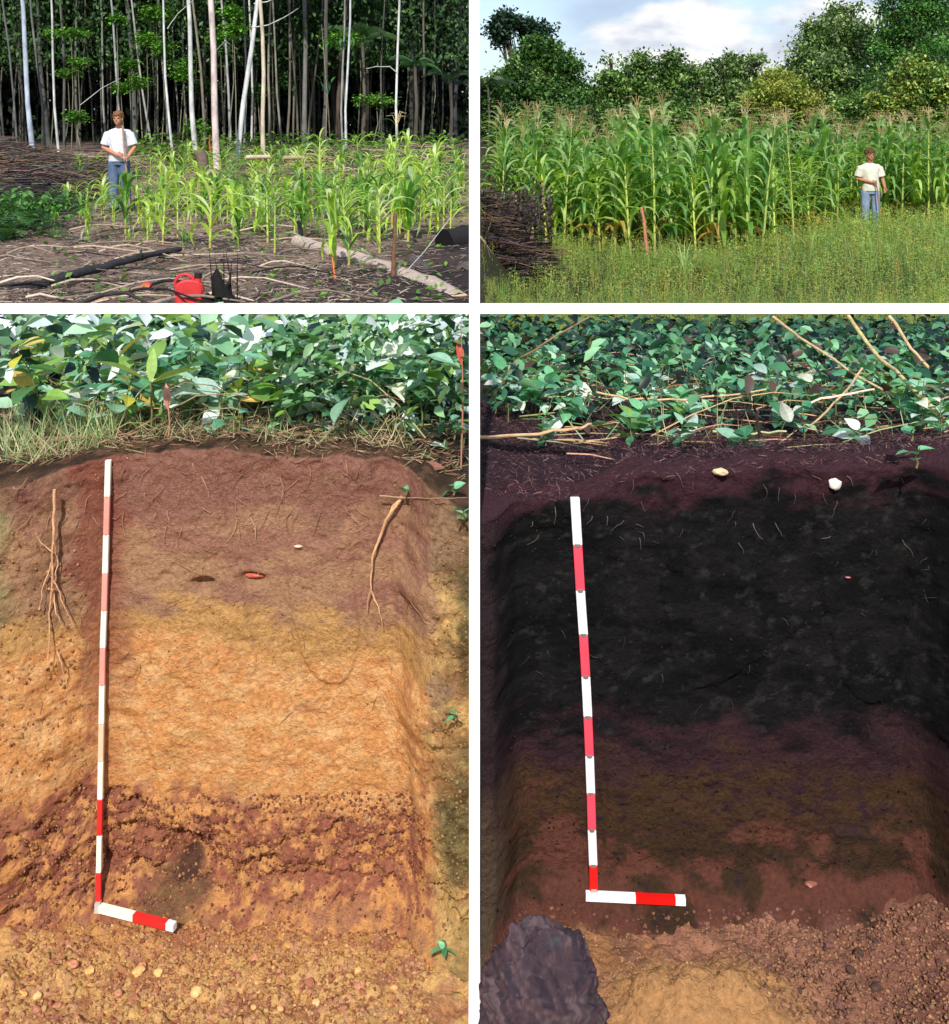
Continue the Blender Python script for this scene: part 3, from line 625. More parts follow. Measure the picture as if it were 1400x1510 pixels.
# filler thicket and litter behind the orange pit
def fill(name, n, pxr, yr, hr, sr, cols, tmpl=LEAF1, jit=.25, pyl=463, rot='flat', tilt=.9, powr=1.0):
    y = yr[0]+(yr[1]-yr[0])*NR.rand(n)**powr; p = NR.uniform(*pxr, n); x = (p-CX)*y/F; g = ground2(x, y); s = NR.uniform(*sr, n)
    cap = CZ-(pyl-HY)*y/F; hh = NR.rand(n)*(hr[1]-hr[0])+hr[0]; z = np.minimum(g+hh, cap-s*.3); ok = z > g-.02
    P = np.stack([x, y, z], 1)[ok]
    v = cloud(tmpl, P, s[ok], pick(cols, ok.sum(), jit), rot, tilt)
    o = link(bpy.data.objects.new(name, cloud_mesh(name, [v], M['leaf']))); tag(o, kind='stuff'); return o
fill('undergrowth', 1700, (4, 684), (3.2, 5.6), (.0, .34), (.05, .12), [(232, 240, 240), (150, 186, 96), (110, 156, 112), (70, 112, 80), (124, 170, 134), (44, 74, 62), (168, 204, 172), (30, 48, 56), (232, 240, 242), (214, 230, 236), (130, 168, 84)], LEAF2)  # the near-white leaves paint bright light gaps in the thicket
fill('undergrowth', 1500, (400, 684), (3.05, 4.2), (.0, .3), (.02, .055), [(92, 136, 92), (70, 112, 74), (134, 176, 124), (188, 214, 190), (40, 68, 54)], LEAF2)
fill('undergrowth', 2600, (6, 684), (5.2, 7.2), (.0, .25), (.05, .10), [(52, 88, 72), (84, 128, 104), (34, 52, 72), (224, 236, 242), (240, 246, 248), (132, 176, 148)], LEAF2)  # bluish white leaves imitate light showing through at the back
# low vine foliage behind the black pit
fill('undergrowth', 2300, (716, 1420), (3.5, 6.2), (-.01, .22), (.035, .085), [(70, 122, 86), (50, 94, 72), (108, 164, 116), (36, 60, 52), (150, 200, 152), (26, 36, 34), (92, 146, 112), (84, 66, 60)], LEAF2, powr=.8)
fill('undergrowth', 2800, (712, 1420), (5.5, 8.0), (-.01, .2), (.05, .09), [(34, 72, 56), (56, 108, 80), (18, 36, 34), (90, 140, 104)], LEAF2)
for i in range(84):
    yy = R.uniform(3.25, 4.9); pxl = R.uniform(725, 1390); x = lx_at(pxl, yy)
    sprig(x, yy, R.uniform(.05, .2), 9, R.uniform(.04, .085), R.choice([['mint', 'bluegreen'], ['mint', 'pale', 'mint'], ['green', 'mint'], ['bluegreen', 'pale']]),
          'low leafy vine sprig behind the black pit '+('on the left' if pxl < 950 else 'in the middle' if pxl < 1180 else 'on the right'), group='vine sprigs behind the black pit', name='vine_sprig')
def stems(name, n, pxr, yr, ln, cols, rise=.25, pyl=470):
    mb = MB()
    for i in range(n):
        y = R.uniform(*yr); x = lx_at(R.uniform(*pxr), y); az = R.uniform(-.6, .6)+(math.pi if R.random() < .5 else 0); l = R.uniform(*ln); e = R.uniform(-.02, rise)
        P = [Vector((x+math.cos(az)*l*t_, y+math.sin(az)*l*t_, gz(x, y)+.01+math.sin(t_*2.2)*e*l+R.uniform(-.006, .006))) for t_ in (0, .25, .5, .75, 1)]
        if any(p.x < .05 for p in P) and pxr[0] > 700 or any(p.z > CZ-(pyl-HY)*p.y/F for p in P) or any(p.x > -.06 for p in P) and pxr[0] < 600: continue
        mb.tube(P, [.0028, .0026, .0023, .002, .001], tuple(v*R.uniform(.7, 1.1) for v in s2l(R.choice(cols))), 4, False)
    o = mb.build(name, M['wood']); tag(o, kind='stuff')
stems('tangled_stems', 150, (715, 1400), (3.2, 5.6), (.15, .6), [(200, 170, 130), (150, 120, 92), (120, 140, 84), (210, 184, 150), (96, 72, 60)])
stems('tangled_stems', 160, (4, 680), (3.0, 4.2), (.1, .4), [(190, 170, 130), (140, 160, 96), (170, 140, 110)], .5)
def litter(name, n, pxr, yr, sr, cols, hz=.01, mat='wood', tilt=.35):
    y = NR.uniform(*yr, n); p = NR.uniform(*pxr, n); x = (p-CX)*y/F; g = ground2(x, y)+hz*NR.rand(n)
    v = cloud(SLIV, np.stack([x, y, g], 1), NR.uniform(*sr, n), pick(cols, n, .3), 'flat', tilt)
    o = link(bpy.data.objects.new(name, cloud_mesh(name, [v], M[mat]))); tag(o, kind='stuff')
litter('leaf_litter', 2600, (4, 688), (2.9, 3.3), (.015, .05), [(176, 140, 110), (140, 100, 78), (196, 166, 134), (110, 80, 62), (150, 150, 100)], .03)
litter('leaf_litter', 20000, (710, 1410), (2.89, 3.9), (.006, .024), [(112, 76, 82), (84, 54, 62), (136, 98, 98), (168, 134, 126), (70, 46, 54), (60, 40, 48), (96, 64, 70)], .018, tilt=.6)
fill('grass_tufts', 700, (4, 170), (2.95, 3.4), (0, .01), (.06, .14), [(170, 196, 130), (200, 196, 150), (140, 170, 116), (216, 196, 160)], THIN, pyl=500, tilt=.8)
fill('grass_tufts', 420, (180, 600), (2.95, 3.2), (0, .01), (.04, .10), [(160, 190, 130), (196, 190, 140), (214, 184, 150)], THIN, pyl=520, tilt=1.0)
fill('grass_tufts', 420, (850, 1400), (3.4, 4.8), (0, .01), (.05, .16), [(130, 190, 134), (110, 166, 120), (170, 206, 150), (206, 186, 140)], THIN, pyl=500, tilt=1.0)

# bent stems lying over the black pit edge
def stick(pts, r0, r1, c, label, cat='stick', mat='wood', name='stick', group=None, n=7, jit=.004, c2=None, onground=False):
    P = [at(*p) for p in pts]
    if onground:
        for p in P: p.z = gz(p.x, p.y)+r0*.8
    base = P[0].copy(); Q = []
    for i in range(len(P)-1):
        for k in range(4): Q.append(P[i].lerp(P[i+1], k/4)-base+Vector((R.uniform(-jit, jit), R.uniform(-jit, jit), R.uniform(-jit, jit))))
    Q.append(P[-1]-base); m = len(Q); mb = MB(); mb.tube(Q, [r0+(r1-r0)*i/(m-1) for i in range(m)], s2l(c), n, wob=.12, c2=s2l(c2) if c2 else None)
    o = mb.build(name, M[mat]); o.location = base; tag(o, label, cat, group); return o
TAN = (206, 172, 128)
stick([(1142, 466, 4.4), (1180, 498, 4.2), (1255, 548, 3.9), (1318, 585, 3.7)], .006, .004, TAN, 'pale dry stem slanting down to the right above the black pit, leftmost of three', 'stem', name='dead_cane')
stick([(1251, 466, 4.2), (1290, 520, 3.9), (1330, 556, 3.6), (1382, 610, 3.3)], .008, .006, (196, 176, 120), 'thick yellowish dry stem slanting down to the right, middle of three above the black pit', 'stem', name='dead_cane')
stick([(1312, 466, 4.2), (1345, 515, 4.0), (1374, 550, 3.9)], .007, .005, TAN, 'dry stem slanting down near the right frame edge, rightmost of three', 'stem', name='dead_cane')
stick([(1272, 544, 3.6), (1240, 585, 3.4), (1195, 628, 3.2)], .004, .003, (214, 182, 142), 'thin pale twig leaning left in front of the slanting stems', 'twig', name='twig')
stick([(706, 645, 3.25), (780, 641, 3.25), (850, 632, 3.3), (872, 625, 3.35)], .006, .004, (218, 180, 136), 'long pale stem lying along the left of the black pit edge', 'stem', name='dead_cane')
stick([(868, 468, 4.6), (800, 508, 4.4), (762, 530, 4.2), (722, 592, 3.9)], .005, .004, (150, 120, 90), 'brown stem arching up to the right at the left of the vines', 'stem', name='dead_cane')
stick([(880, 580, 3.7), (930, 588, 3.6), (1010, 590, 3.6), (1130, 574, 3.6)], .004, .003, TAN, 'level dry stalk lying among the vines above the middle of the black pit', 'stem', name='dead_cane')
stick([(1050, 635, 3.3), (1110, 640, 3.3), (1160, 636, 3.3)], .004, .003, (176, 186, 140), 'greenish stalk lying flat near the middle of the black pit edge', 'stem', name='dead_cane')
stick([(1108, 590, 3.1), (1117, 610, 3.05), (1122, 645, 3.03)], .002, .006, (60, 40, 36), 'dark curved woody stub sticking up by the edge of the black pit', 'stub', name='woody_stub')
stick([(1195, 592, 3.4), (1260, 578, 3.4), (1290, 574, 3.4)], .004, .003, (230, 196, 176), 'pinkish twig lying on the reddish litter right of the middle', 'twig', name='twig')
for i in range(26):
    a = R.uniform(710, 1390); y = R.uniform(3.05, 3.9); x = lx_at(a, y); an = R.uniform(-.5, .5); l = R.uniform(.08, .3); x2 = x+l*math.cos(an); y2 = y+l*math.sin(an)
    if a > 708 and x2 < .44*y2:
        P0 = Vector((x, y, gz(x, y)+.012)); P1 = Vector((x2, y2, gz(x2, y2)+.015)); mb = MB(); mb.tube([Vector((0, 0, 0)), (P1-P0)*.5+Vector((0, 0, .006)), P1-P0], [.003, .0025, .0015], tuple(v*R.uniform(.6, 1) for v in s2l((200, 170, 136))), 5)
        o = mb.build('twig', M['wood']); o.location = P0; tag(o, 'short pale dead twig lying on the reddish litter above the black pit', 'twig', 'dead twigs above the black pit')
t = bpy.data.objects.new('dead_leaf', leaf_mesh((226, 232, 222), 99, 'heart')); link(t); t.location = at(1166, 622, 3.02); t.rotation_euler = (1.2, .4, 2.9); t.scale = (.06, .075, .06); tag(t, 'whitish wilted leaf with a tail on the reddish litter', 'leaf')
t = bpy.data.objects.new('dead_leaf', leaf_mesh((232, 226, 214), 98, 'broad')); link(t); t.location = at(1014, 622, 3.05); t.rotation_euler = (.5, .5, 3.6); t.scale = (.05, .06, .05); tag(t, 'small white dead leaf left of the middle of the litter', 'leaf')
t = bpy.data.objects.new('dead_leaf', leaf_mesh((150, 100, 84), 97, 'broad')); link(t); t.location = at(612, 690, 2.93); t.rotation_euler = (.1, .5, -1.9); t.scale = (.07, .09, .06); tag(t, 'brown curled dead leaf at the right rim of the orange pit', 'leaf')

# ------------------------------------------------------------------ maize
def maize_leaf(L_, wd, up, droop, c, seed, n=8):
    r = random.Random(seed); V = []; a = up; p = Vector((0, 0, 0)); st = L_/(n-1); c0 = s2l(c); tw = r.uniform(-.25, .25)
    for i in range(n):
        t_ = i/(n-1); wv = wd*(.55+.9*t_ if t_ < .35 else max(0.0, (1-t_)/.65)**.75*.865)*.5
        rip = wv*.25*math.sin(i*1.9+seed)
        sx = tw*t_
        V += [(p.x+sx*.1-wv, p.y, p.z+wv*.35+rip), (p.x+sx*.1, p.y, p.z), (p.x+sx*.1+wv, p.y, p.z+wv*.35-rip)]
        p = p+Vector((0, math.cos(a)*st, math.sin(a)*st)); a -= droop/(n-1)*(1+1.2*t_)
    mb = MB()
    for i in range(n-1):
        b = i*3; g = 1+.12*math.sin(i+seed)
        mb.add([V[b], V[b+1], V[b+4], V[b+3]], [(0, 1, 2, 3)], tuple(v*g for v in c0)); mb.add([V[b+1], V[b+2], V[b+5], V[b+4]], [(0, 1, 2, 3)], tuple(v*g*.93 for v in c0))
    return mb
def make_maize(name, h_, cols, nleaf, L_, wd, tassel, seed, label, group, parts=True, lowdry=0):
    r = random.Random(seed); t = empty(name); tag(t, label, 'maize plant', group)
    mbs = MB(); bx, by = r.uniform(-.05, .05)*h_, r.uniform(-.05, .05)*h_
    st = lambda s: Vector((bx*s*s, by*s*s, h_*s))
    cst = s2l(cols[0]); 
    hs = .62 if not tassel else .92
    mbs.tube([st(0), st(.12)], [.016*h_**.5, .014*h_**.5], s2l((176, 164, 92)), 5, False)
    mbs.tube([st(.12), st(.5), st(hs)], [.014*h_**.5, .011*h_**.5, .005], cst, 5, False)
    if parts: mbs.build('stalk', M['stalk'], t)
    pl = r.uniform(0, math.pi); allm = MB()
    for i in range(nleaf):
        s = .10+(hs-.14)*(i/(nleaf-1)); az = pl+math.pi*(i % 2)+r.uniform(-.35, .35); u = i/(nleaf-1)
        ln = L_*(.6+.6*math.sin(math.pi*min(1, .15+u*.85)))*r.uniform(.85, 1.1); up = r.uniform(.9, 1.25)+.18*u; dr = r.uniform(1.5, 2.9)*(1-.35*u)
        c = R.choice(cols[1:]); 
        if i < lowdry: c = (190, 160, 84)
        m_ = maize_leaf(ln, wd*r.uniform(.8, 1.15), up, dr, c, seed*31+i)
        if parts:
            o = m_.build('leaf', M['maize'], t); o.location = st(s); o.rotation_euler = (0, 0, az)
        else:
            Mx = Matrix.Translation(st(s))@Matrix.Rotation(az, 4, 'Z'); m_.V = [tuple(Mx@Vector(v)) for v in m_.V]
            allm.add(m_.V, m_.Fc, (0, 0, 0)); allm.C[-len(m_.C):] = m_.C
    if tassel:
        mt = MB(); tp = st(.9); tc_ = s2l((206, 184, 140))
        mt.tube([tp, tp+Vector((0, 0, .34))], [.004, .0025], tc_, 4, False)
        for i in range(9):
            az = i*2.4+r.uniform(-.3, .3); e = r.uniform(.16, .26); b0 = tp+Vector((0, 0, .05+.012*i)); rr_ = r.uniform(.08, .17)
            mt.tube([b0, b0+Vector((math.cos(az)*rr_*.6, math.sin(az)*rr_*.6, e*.75)), b0+Vector((math.cos(az)*rr_*1.4, math.sin(az)*rr_*1.4, e*.7))], [.0035, .005, .003], tc_, 3, False)
        if parts: mt.build('tassel', M['stalk'], t)
        else: allm.add(mt.V, mt.Fc, tc_)
    if not parts:
        allm.add(mbs.V, mbs.Fc, cst)
        for o in list(t.children): bpy.data.objects.remove(o)
        bpy.data.objects.remove(t); o = allm.build(name, M['maize']); tag(o, label, 'maize plant', group); return o
    return t
YG = [(184, 198, 96), (176, 208, 84), (196, 224, 104), (208, 230, 128), (156, 194, 84), (206, 224, 168)]
YG2 = [(150, 176, 84), (112, 164, 66), (140, 188, 84), (96, 146, 62), (160, 190, 130)]
LBL = 'young bright maize plant '
GRPY = 'young maize plants in the burnt clearing'
young = [make_maize('maize_plant', 1.0, YG if i % 2 == 0 else YG2, 9+i % 2, .60, .072, False, 100+i, LBL, GRPY) for i in range(5)]
youngS = [make_maize('maize_plant', 1.0, YG if i % 2 == 0 else YG2, 9, .58, .072, False, 120+i, LBL, GRPY, parts=False) for i in range(5)]
used = set()
def place(proto, x, y, s, label, rz=None, z=None):
    if id(proto) in used: o = copy_tree(proto)
    else: o = proto; used.add(id(proto))
    o.location = (x, y, (gz(x, y) if z is None else z)-.01); o.rotation_euler = (R.uniform(-.06, .06), R.uniform(-.06, .06), R.uniform(0, 6.28) if rz is None else rz); o.scale = (s, s, s); o['label'] = label
    return o
def zoneL(pxl, y):
    a = 'left of the man with the hoe' if pxl < 150 else 'around the man with the hoe' if pxl < 215 else 'left of the middle' if pxl < 380 else 'behind the grey log' if pxl < 560 else 'near the right edge'
    b = 'at the front' if y < 12 else 'halfway back' if y < 19 else 'at the back'
    return a+' '+b
pts = []
spec = [(310, 372, 1.15), (320, 330, 1.1), (240, 362, 1.05), (185, 345, 1.2), (262, 352, .9), (235, 320, 1.0), (405, 378, 1.0), (495, 395, 1.05), (515, 395, .85), (450, 350, 1.0), (560, 372, 1.1), (545, 350, .9), (598, 350, 1.25),
        (505, 345, 1.05), (360, 340, .9), (530, 330, 1.2), (640, 315, 1.0), (655, 318, .9), (612, 330, .9), (150, 318, .85), (100, 285, .5), (84, 285, .45), (112, 270, .6), (130, 300, .6), (222, 345, .7), (205, 330, .75), (385, 330, 1.0), (425, 325, .9), (470, 320, 1.1), (580, 318, 1.4), (345, 355, .5), (270, 368, .35), (190, 362, .3), (178, 300, .9)]
for a, b, h_ in spec:
    y = 1.24*F/(b-HY); y = min(y, 19.5); pts.append((a, y, h_*.95))
for row in range(13):
    y = 13.2+row*.95
    xx = lx_at(75 if y < 17 else 92, y)+R.uniform(0, .5)
    while xx < -.18:
        pxl = 700+xx*F/y
        if not (pxl < 330 and y < 15 and R.random() < .5) and not (pxl < 160 and R.random() < .35): pts.append((pxl, y+R.uniform(-.25, .25), R.uniform(.65, 1.1)*(1.15 if pxl > 520 else .95)*(.72 if pxl < 230 else 1)))
        xx += R.uniform(.33, .62)*(1.25 if pxl < 260 else 1)
for i, (a, y, h_) in enumerate(pts):
    if abs(a-176) < 14 and 16.2 < y < 19.5: continue
    x = lx_at(min(a, 685), y)
    proto = young[i % 5] if (y < 16.5) else youngS[i % 5]
    place(proto, x, y, h_, ('small ' if h_ < .72 else 'tall ' if h_ > .98 else '')+LBL+zoneL(a, y))
# two taller tasselled plants
tall = make_maize('maize_plant', 1.9, YG2, 9, .6, .06, True, 140, '', GRPY)
place(tall, lx_at(578, 15.5), 15.5, .82, 'tallest maize plant with a brown tassel right of the middle of the clearing')
tall = make_maize('maize_plant', 1.7, YG, 9, .5, .06, False, 141, '', GRPY); place(tall, lx_at(472, 21), 21, 1.1, 'tall pale maize plant standing above the others at the back of the clearing')

GRC = [(166, 180, 90), (104, 152, 68), (134, 176, 90), (86, 132, 64), (154, 188, 118), (116, 164, 94), (170, 200, 138)]
GRC2 = [(192, 198, 98), (142, 178, 70), (172, 202, 90), (120, 158, 66), (188, 212, 124)]
TL_ = 'tall maize plant '
GRPT = 'tall maize plants in the dense stand'
bigP = [make_maize('maize_plant', 2.15+.1*(i % 3), GRC if i % 2 == 0 else GRC2, 14, .82, .118, i % 2 == 0, 200+i, TL_, GRPT, lowdry=i % 3) for i in range(5)]
bigS = [make_maize('maize_plant', 2.15+.1*(i % 3), GRC if i % 2 == 0 else GRC2, 14, .82, .118, i % 2 == 0, 220+i, TL_, GRPT, parts=False, lowdry=i % 3) for i in range(6)]
cnt = 0; rest = []
def front(pxl): return np.interp(pxl, [708, 800, 950, 1060, 1130, 1200, 1260, 1330, 1400], [20.5, 19.0, 17.4, 17.2, 18.3, 20.5, 23.6, 23.8, 22.5])
cand = []
for row in range(11):
    y0 = row*.55; pxl = 735+R.uniform(0, 12)
    while pxl < 1425:
        y = front(pxl)+y0+R.uniform(-.2, .2); cand.append((row, pxl, y)); pxl += R.uniform(.2, .4)*F/y
for row, pxl, y in cand:
    x = lx_at(max(pxl, 718), y)
    z = gz(x, y); zn = 'at the left end of the stand' if pxl < 850 else 'left of the middle of the stand' if pxl < 1000 else 'in the middle of the stand' if pxl < 1150 else 'left of the man with the stick' if pxl < 1270 else 'behind the man with the stick' if pxl < 1310 else 'at the right end of the stand'
    rw = 'in the front row' if row == 0 else 'in the second row' if row == 1 else 'deep in the stand'
    sc = R.uniform(.86, 1.12)*(.85 if pxl < 770 else 1); rw += ', short one' if sc < .93 else ', tall one' if sc > 1.04 else ''
    if cnt < 130:
        place(bigP[cnt % 5] if row == 0 else bigS[cnt % 6], x, y, sc, TL_+zn+' '+rw, z=z); cnt += 1
    else: rest.append((x, y, z, sc))
if rest:
    V = []; Fs = []; C = []; k = 0
    srcs = []
    for o in bigS:
        me = o.data; v = np.empty(len(me.vertices)*3, np.float32); me.vertices.foreach_get('co', v); v = v.reshape(-1, 3)
        cf = np.empty(len(me.polygons)*4, np.float32); me.attributes['Col'].data.foreach_get('color', cf); cf = cf.reshape(-1, 4)[:, :3]
        f = []; c_ = []
        for p, cc1 in zip(me.polygons, cf):
            vs = list(p.vertices)
            for q_ in range(1, len(vs)-1): f.append((vs[0], vs[q_], vs[q_+1])); c_.append(cc1)
        srcs.append((v, np.array(f), np.array(c_)))
    for i, (x, y, z, sc) in enumerate(rest):
        v, f, c_ = srcs[i % 6]; a = R.uniform(0, 6.28); ca, sa = math.cos(a), math.sin(a)
        v2 = np.stack([v[:, 0]*ca-v[:, 1]*sa, v[:, 0]*sa+v[:, 1]*ca, v[:, 2]], 1)*sc+np.array([x, y, z-.01])
        V.append(v2); Fs.append(f+k); C.append(c_); k += len(v)
    o = link(bpy.data.objects.new('maize_stand', array_mesh('maize_stand', np.concatenate(V), np.concatenate(Fs), np.concatenate(C), M['maize']))); tag(o, kind='stuff')

# ------------------------------------------------------------------ weeds in front of the tall maize
def weed_tmpl(seed, n=36, h_=.5, grassy=False):
    rs = np.random.RandomState(seed); V = []; Fq = []
    for i in range(n):
        z = rs.rand()**.8; a = rs.rand()*6.28; r_ = .34*(1-z*.5)*rs.rand()**.5+z*.03; l = .11*(1.15-z*.5); d = np.array([math.cos(a), math.sin(a), rs.uniform(-.2, .9)]); d /= np.linalg.norm(d); sd_ = np.cross(d, (0, 0, 1)); 
        b = np.array([math.cos(a)*r_, math.sin(a)*r_, z]); k = len(V); V += [b, b+d*l*.5+sd_*l*.3, b+d*l, b+d*l*.5-sd_*l*.3]; Fq.append((k, k+1, k+2, k+3))
    for i in range(3):
        a = rs.rand()*6.28; k = len(V); e = np.array([math.cos(a)*.10*rs.rand(), math.sin(a)*.1*rs.rand(), .75+.35*rs.rand()]); V += [np.array([-.006, 0, 0]), np.array([.006, 0, 0]), e+(.003, 0, 0), e]; Fq.append((k, k+1, k+2, k+3))
    return np.array(V), np.array(Fq)
parts_ = []
WC = [(136, 160, 66), (160, 178, 76), (114, 146, 60), (182, 190, 98), (128, 164, 86), (176, 158, 84), (150, 184, 94)]
def weeds(n, pxr, yr, hf, cols, tmpls, pyl=452):
    y = NR.uniform(*yr, n); p = NR.uniform(*pxr, n); fr = front(p)-.25; ok = y < np.maximum(fr, yr[0]+1); y = y[ok]; p = p[ok]; x = (p-CX)*y/F; g = ground(x, y)
    hh = hf(p, y)*NR.uniform(.6, 1.15, len(p)); cl = blob(p, HY+(CZ-g)*F/y, 746, 385, 58, 44, .3)
    keep = (NR.rand(len(p)) > cl*.9) & (hh > .03) & (x > .09)
    P = np.stack([x, y, g], 1)[keep]; hh = hh[keep]; base = pick(cols, keep.sum(), .2)
    mot = fbm(P[:, 0]*.9, P[:, 1]*.9)[:, None]; base = base*(.75+.55*mot)
    ids = NR.randint(0, len(tmpls), len(P))
    for q_, tm in enumerate(tmpls):
        s = ids == q_; parts_.append(cloud(tm, P[s], hh[s], base[s], 'flat', .12))
WT = [weed_tmpl(i) for i in range(5)]
hf = lambda p, y: np.interp(y, [7, 11, 14, 20, 24], [.05, .22, .42, .55, .6])*np.interp(p, [708, 800, 1050, 1200, 1400], [.7, .75, .85, .9, .95])
weeds(5800, (712, 1420), (9.5, 23), hf, WC, WT)
weeds(1500, (712, 1420), (8.0, 12), lambda p, y: np.full(len(p), .14), WC, WT)
weeds(1500, (712, 900), (5.5, 10), lambda p, y: np.full(len(p), .10), WC, WT)
y = NR.uniform(9.5, 20, 2200); p = NR.uniform(712, 1420, 2200); ok = y < front(p)-.2; y = y[ok]; p = p[ok]; x = (p-CX)*y/F; g = ground(x, y); s = hf(p, y)*NR.uniform(.6, 1.2, len(p)); ok = (x > .1) & (NR.rand(len(p)) > blob(p, HY+(CZ-g)*F/y, 746, 385, 58, 44, .3)*.9)
parts_.append(cloud((BLADE[0]*np.array([.35, 1, 1]), BLADE[1]), np.stack([x, y, g], 1)[ok], s[ok], pick([(120, 150, 74), (150, 160, 84), (104, 140, 70)], ok.sum(), .2), 'flat', .25))
o = link(bpy.data.objects.new('weeds', cloud_mesh('weeds', parts_, M['leaf']))); tag(o, kind='stuff')
# weeds under the man's feet hide them; low weed carpet at the left of the stand
# arching grass clumps
for (a, b, lab) in ((1010, 372, 'pale arching grass clump in front of the maize stand'), (1195, 372, 'feathery blue green grass clump left of the man with the stick')):
    y = 14.5 if a < 1100 else 16.5; x = lx_at(a, y); t = MB()
    for i in range(26):
        az = R.uniform(0, 6.28); l = R.uniform(.5, .95); m_ = maize_leaf(l, .02, R.uniform(1.1, 1.45), R.uniform(.5, 1.8), (140, 172, 104), i, 6); Mx = Matrix.Rotation(az, 4, 'Z'); t.add([Mx@Vector(v) for v in m_.V], m_.Fc, s2l(R.choice([(140, 172, 104), (110, 150, 92), (166, 180, 110)])))
    o = t.build('grass_clump', M['leaf']); o.location = (x, y, gz(x, y)); tag(o, lab, 'grass clump')
stick([(946, 305, 16), (950, 325, 16), (955, 375, 16)], .02, .028, (196, 130, 104), 'forked stake with a reddish lower end at the foot of the maize stand', 'stake', name='stake')
stick([(802, 272, 18.2), (800, 300, 18.2), (796, 330, 18.2)], .02, .03, (128, 116, 100), 'grey bare branch standing at the left of the maize stand', 'branch', name='bare_branch')

# ------------------------------------------------------------------ trees
def crown_mesh(name, lobes, n, leaf, cols, seed, shell=.55, clump=.5, mat='dleaf', tmpl=LEAF1):
    rs = np.random.RandomState(seed); W = np.array([l[3]*l[4] for l in lobes]); W = W/W.sum(); parts = []
    for l, w_ in zip(lobes, W):
        m = max(3, int(n*w_/30)); d = rs.randn(m, 3); d /= np.linalg.norm(d, axis=1)[:, None]; rr = shell+(1-shell)*rs.rand(m)
        rr = rr*(.66+.62*rs.rand(m)); C0 = np.array(l[:3])+d*rr[:, None]*np.array([l[3], l[3], l[4]])
        hue = pick(cols, m, .42, rs)
        k = 30; P = np.repeat(C0, k, 0)+rs.randn(m*k, 3)*clump*np.array([1, 1, .55])*.42; Cc = np.repeat(hue, k, 0)*(1+(rs.rand(m*k, 1)-.5)*.4)
        parts.append(cloud(tmpl, P, leaf*rs.uniform(.6, 1.3, m*k), Cc, 'flat', 1.1, rs))
    return cloud_mesh(name, parts, M[mat])
def tree(name, pxl, d, pyb, ppx, lobes_px, n, leaf_, cols, label, seed, group='trees behind the maize', trunk=(96, 86, 74), clump=.5, shell=.5, tr=.16):
    """lobes_px: (px, py, rx, ry) in picture units at distance d, turned into 3-D lobes round the trunk"""
    x = lx_at(pxl, d); z0 = gz(x, d); t = empty(name, (x, d, z0)); tag(t, label, 'tree', group); k = d/F; r = random.Random(seed); lobes = []; mb = MB()
    for (a, b, c_, e) in lobes_px:
        dy = r.uniform(-1, 1)*c_*k*.4; leaf = leaf_*.8; lobes.append(((a-pxl)*k, dy, CZ+(HY-b)*k-z0, c_*k, e*k))
    zt = max(l[2] for l in lobes)
    tp = [Vector((0, 0, -.2)), Vector((r.uniform(-.2, .2), 0, zt*.3)), Vector((r.uniform(-.3, .3), 0, zt*.55)), Vector((lobes[0][0]*.4, 0, zt*.85))]
    mb.tube(tp, [tr*1.2, tr, tr*.7, tr*.3], s2l(trunk), 8); mb.build('trunk', M['bark'], t)
    lb = MB()
    for l in lobes:
        s = tp[1].lerp(tp[2], r.random()); e = Vector(l[:3]); mid = s.lerp(e, .5)+Vector((0, 0, -.15)); lb.tube([s, mid, e+Vector((0, 0, l[4]*.5))], [tr*.45, tr*.3, .03], s2l(trunk), 5, False)
        for q_ in range(5):
            e2 = e+Vector((r.uniform(-.8, .8)*l[3], r.uniform(-.8, .8)*l[3], r.uniform(-.3, .9)*l[4])); lb.tube([mid, mid.lerp(e2, .6), e2], [tr*.2, .03, .012], s2l(trunk), 4, False)
    lb.build('limbs', M['bark'], t)
    link(bpy.data.objects.new('crown', crown_mesh('crown', lobes, int(n*1.35), leaf, cols, seed, shell, clump)), t); return t
DG = [(70, 108, 54), (92, 130, 62), (52, 84, 46), (112, 148, 78)]
MG = [(88, 124, 56), (112, 146, 70), (66, 100, 48), (132, 160, 88)]
YGc = [(138, 156, 62), (160, 172, 74), (110, 134, 54), (176, 180, 92)]
GG = [(104, 128, 84), (128, 148, 100), (82, 108, 70), (148, 162, 116)]
tree('flat_topped_tree', 765, 52, 200, 0, [(735, 45, 12, 22), (745, 28, 12, 12), (770, 36, 24, 10), (795, 44, 18, 9), (780, 55, 14, 6)], 3200, .30, [(54, 80, 62), (68, 96, 72), (44, 66, 52)], 'dark flat topped tree rising behind the rounded tree at the left of the sky', 301, clump=.5, shell=.3, tr=.2)
tree('rounded_tree', 800, 46, 200, 0, [(795, 85, 42, 30), (770, 120, 40, 35), (830, 105, 30, 35), (800, 68, 22, 16), (820, 150, 45, 35), (850, 140, 18, 20)], 10500, .24, DG+[(72, 112, 48)], 'rounded dark green tree at the left of the sky', 302, clump=.55)
tree('leafy_tree', 728, 45, 200, 0, [(722, 140, 24, 32), (740, 175, 40, 30), (712, 170, 24, 30)], 4500, .22, DG, 'bushy dark tree filling the left edge beside the maize', 303)
tree('leafy_tree', 910, 47, 200, 0, [(905, 130, 32, 28), (882, 150, 26, 26), (935, 115, 26, 26), (950, 92, 14, 18), (900, 90, 6, 7), (985, 105, 24, 24), (992, 84, 10, 10), (960, 150, 50, 30)], 9800, .24, MG, 'mid green tree with pointed tufts left of the middle of the tree line', 304)
